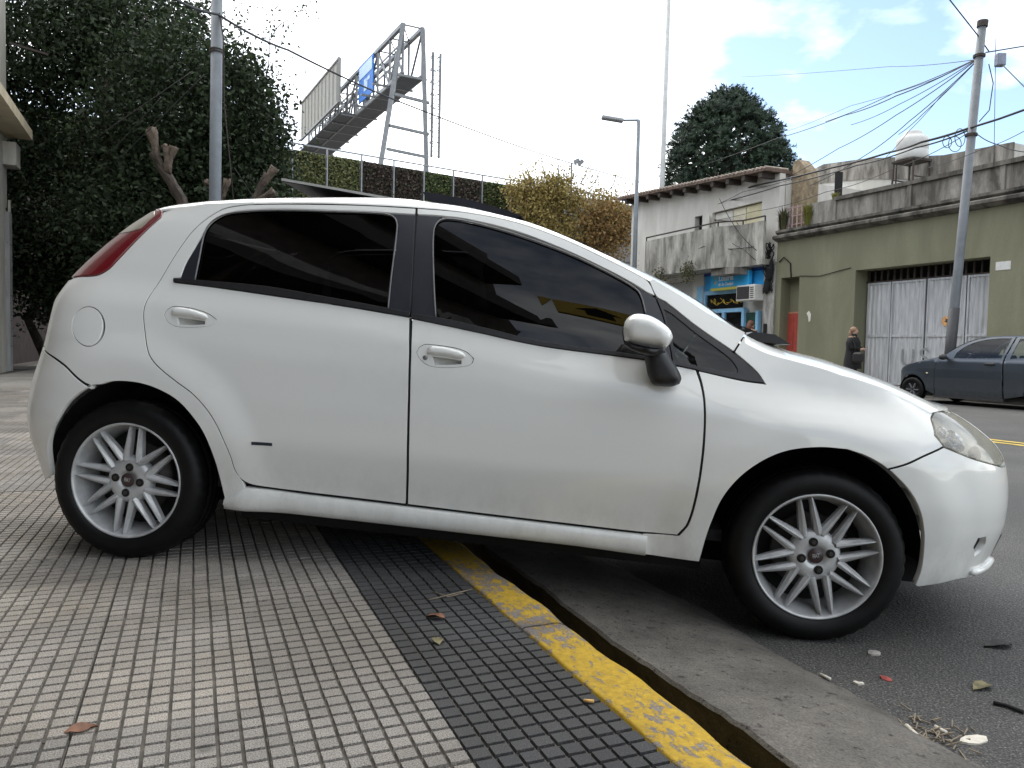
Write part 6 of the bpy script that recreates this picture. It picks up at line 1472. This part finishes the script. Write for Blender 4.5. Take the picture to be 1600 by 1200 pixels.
kw = MB().tube([(0, .17*math.cos(q), .17*math.sin(q)) for q in np.linspace(0, 2*math.pi, 25)], .014, 6, False).bar((0, -.16, 0), (0, .16, 0), .03).build('steering_wheel', CLOTH, ka, True); kw.location = (-1.08, .35, .97); kw.rotation_euler = (0, -.42, 0)
MB().box(-3.2, -.5, -.7, .7, .30, .34).box(-3.0, -2.55, -.6, .6, .4, .95, .04).build('rear_bench', CLOTH, ka)

# ================================================================ people
def person(loc, rz, coat, trouser, hair, skin, label, height=1.66, arms='front', bag=True):
    root = empty('person', loc, rz); tag(root, label, 'person'); k = height/1.70
    # local: faces +x
    J = {'pel': (0, 0, .92), 'waist': (0, 0, 1.06), 'chest': (.01, 0, 1.26), 'nb': (0, 0, 1.43), 'nt': (.02, 0, 1.50), 'hd': (.035, 0, 1.60), 'crown': (.02, 0, 1.69),
         'shL': (0, .17, 1.39), 'shR': (0, -.17, 1.39), 'elL': (.02, .24, 1.13), 'elR': (.02, -.24, 1.13), 'wrL': (.22, .12, 1.08), 'wrR': (.24, -.10, 1.06), 'haL': (.29, .07, 1.09), 'haR': (.31, -.05, 1.07),
         'hiL': (0, .09, .88), 'hiR': (0, -.09, .88), 'knL': (.05, .10, .49), 'knR': (-.01, -.10, .49), 'anL': (.02, .10, .09), 'anR': (-.08, -.10, .09), 'toL': (.16, .11, .04), 'toR': (.06, -.11, .04)}
    rad = {'pel': .155, 'waist': .145, 'chest': .16, 'nb': .07, 'nt': .055, 'hd': .088, 'crown': .06, 'shL': .075, 'shR': .075, 'elL': .055, 'elR': .055, 'wrL': .04, 'wrR': .04, 'haL': .035, 'haR': .035, 'hiL': .095, 'hiR': .095, 'knL': .062, 'knR': .062, 'anL': .045, 'anR': .045, 'toL': .04, 'toR': .04}
    E_ = [('pel','waist'),('waist','chest'),('chest','nb'),('nb','nt'),('nt','hd'),('hd','crown'),('nb','shL'),('nb','shR'),('shL','elL'),('elL','wrL'),('wrL','haL'),('shR','elR'),('elR','wrR'),('wrR','haR'),('pel','hiL'),('pel','hiR'),('hiL','knL'),('knL','anL'),('anL','toL'),('hiR','knR'),('knR','anR'),('anR','toR')]
    names = list(J); idx = {n: i for i, n in enumerate(names)}
    me = bpy.data.meshes.new('body'); me.from_pydata([tuple(c*k for c in J[n]) for n in names], [(idx[a], idx[b]) for a, b in E_], [])
    o = bpy.data.objects.new('body', me); link(o, root); m = o.modifiers.new('skin', 'SKIN'); 
    for n in names:
        sv = me.skin_vertices[0].data[idx[n]]; sv.radius = (rad[n]*k, rad[n]*k); sv.use_root = (n == 'pel')
    o.modifiers.new('sub', 'SUBSURF').levels = 2; o.modifiers['sub'].render_levels = 2
    dg = bpy.context.evaluated_depsgraph_get(); me2 = bpy.data.meshes.new_from_object(o.evaluated_get(dg)); o.modifiers.clear(); o.data = me2
    me2.materials.clear(); me2.materials.append(skin); me2.materials.append(trouser)
    for p in me2.polygons: p.material_index = 1 if p.center.z < .9*k else 0; p.use_smooth = True
    # coat with sleeves
    mb = MB(); prof = [(.50, .27, .25), (.75, .255, .235), (.95, .23, .205), (1.08, .21, .19), (1.25, .235, .20), (1.38, .215, .15), (1.44, .11, .09), (1.47, .085, .08)]; v = []; n = 20
    for z, ry, rx in prof:
        for i in range(n):
            q = 2*math.pi*i/n; v.append((rx*math.cos(q)*k*(1+.04*math.sin(3*q)), ry*math.sin(q)*k, z*k))
    mb.add(v, [(j*n+i, j*n+(i+1) % n, (j+1)*n+(i+1) % n, (j+1)*n+i) for j in range(len(prof)-1) for i in range(n)])
    for s in ('L', 'R'): mb.tube([Vector(J['sh'+s])*k, (Vector(J['sh'+s])*.5+Vector(J['el'+s])*.5)*k, Vector(J['el'+s])*k, Vector(J['wr'+s])*k], [.085*k, .078*k, .072*k, .055*k], 12)
    mb.build('coat', coat, root, True)
    MB().tube([(.0, 0, 1.42*k), (.01, 0, 1.47*k), (.02, 0, 1.53*k)], [.10*k, .095*k, .075*k], 14).build('scarf', coat, root, True)
    hm = MB(); v = []
    hm.sphere((.0, 0, 1.625*k), (.108*k, .098*k, .105*k), 16, 10).sphere((-.07*k, 0, 1.52*k), (.06*k, .095*k, .14*k), 14, 10).sphere((-.10*k, .03*k, 1.40*k), (.045*k, .07*k, .13*k), 12, 8)
    hm.build('hair', hair, root, True)
    fc_ = MB().sphere((.045*k, 0, 1.585*k), (.078*k, .072*k, .098*k), 16, 12).bar((.118*k, 0, 1.60*k), (.135*k, 0, 1.575*k), .022*k, .03*k).build('face', skin, root, True)
    for y in (-.028, .028): MB().sphere((.114*k, y*k, 1.605*k), (.008, .012*k, .007), 8, 6).build('eye', DARK, fc_, True)
    MB().box(.108*k, .122*k, -.022*k, .022*k, 1.538*k, 1.548*k).build('mouth', M('lip', (.30,.10,.09), .1, 10, .5), fc_)
    for s, y in (('L', .07), ('R', -.05)):
        c = Vector(J['ha'+s])*k; fg = MB()
        for j in range(4): fg.tube([c+Vector((.0, (j-1.5)*.017, .0)), c+Vector((.035, (j-1.5)*.017, .005)), c+Vector((.05, (j-1.5)*.014, -.018)), c+Vector((.035, (j-1.5)*.012, -.035))], [.009, .0085, .008, .006], 6)
        fg.tube([c+Vector((-.01, -.03 if s == 'L' else .03, .01)), c+Vector((.025, -.03 if s == 'L' else .03, .02))], [.010, .008], 6); fg.build('fingers', skin, root, True)
    return root
SKIN = M('skin', (.48,.30,.22), .08, 10, .5)
ps_, pz_ = at_t(1334, 512, 18.5); pl_ = W(18.5, ps_, .10); hgt = pz_-.10
person(pl_, STA-math.pi/2+.35, M('black_coat', (.010,.010,.011), .3, 20, .85), M('black_trousers', (.012,.012,.013), .2, 20, .8), M('fair_brown_hair', (.27,.16,.10), .3, 40, .6), SKIN, 'person in a black coat with fair hair carrying a dark bag by the metal gate', hgt)
bgd = empty('shoulder_bag', pl_); bgd.rotation_euler = (0, 0, STA-math.pi/2+.35); tag(bgd, 'large black bag hanging at the side of the person in black', 'bag')
MB().box(.12, .42, -.36, -.20, .68, 1.0, .06).build('bag_body', M('black_bag', (.012,.011,.012), .3, 20, .6), bgd); MB().tube([(.18, -.28, .98), (.16, -.25, 1.2), (.05, -.20, 1.43), (-.02, -.1, 1.46)], .014, 6).build('bag_strap', M('black_bag'), bgd, True)
s2, z2 = at_t(1173, 502, 19.4)
person(W(19.4, s2, .10), STA, M('brown_jacket', (.16,.07,.045), .3, 20, .8), M('dark_trousers', (.03,.03,.035), .2, 20, .8), M('brown_hair', (.14,.055,.03), .3, 30, .6), SKIN, 'brown-haired person going in at the lottery shop door, mostly hidden by the white car', z2-.1)
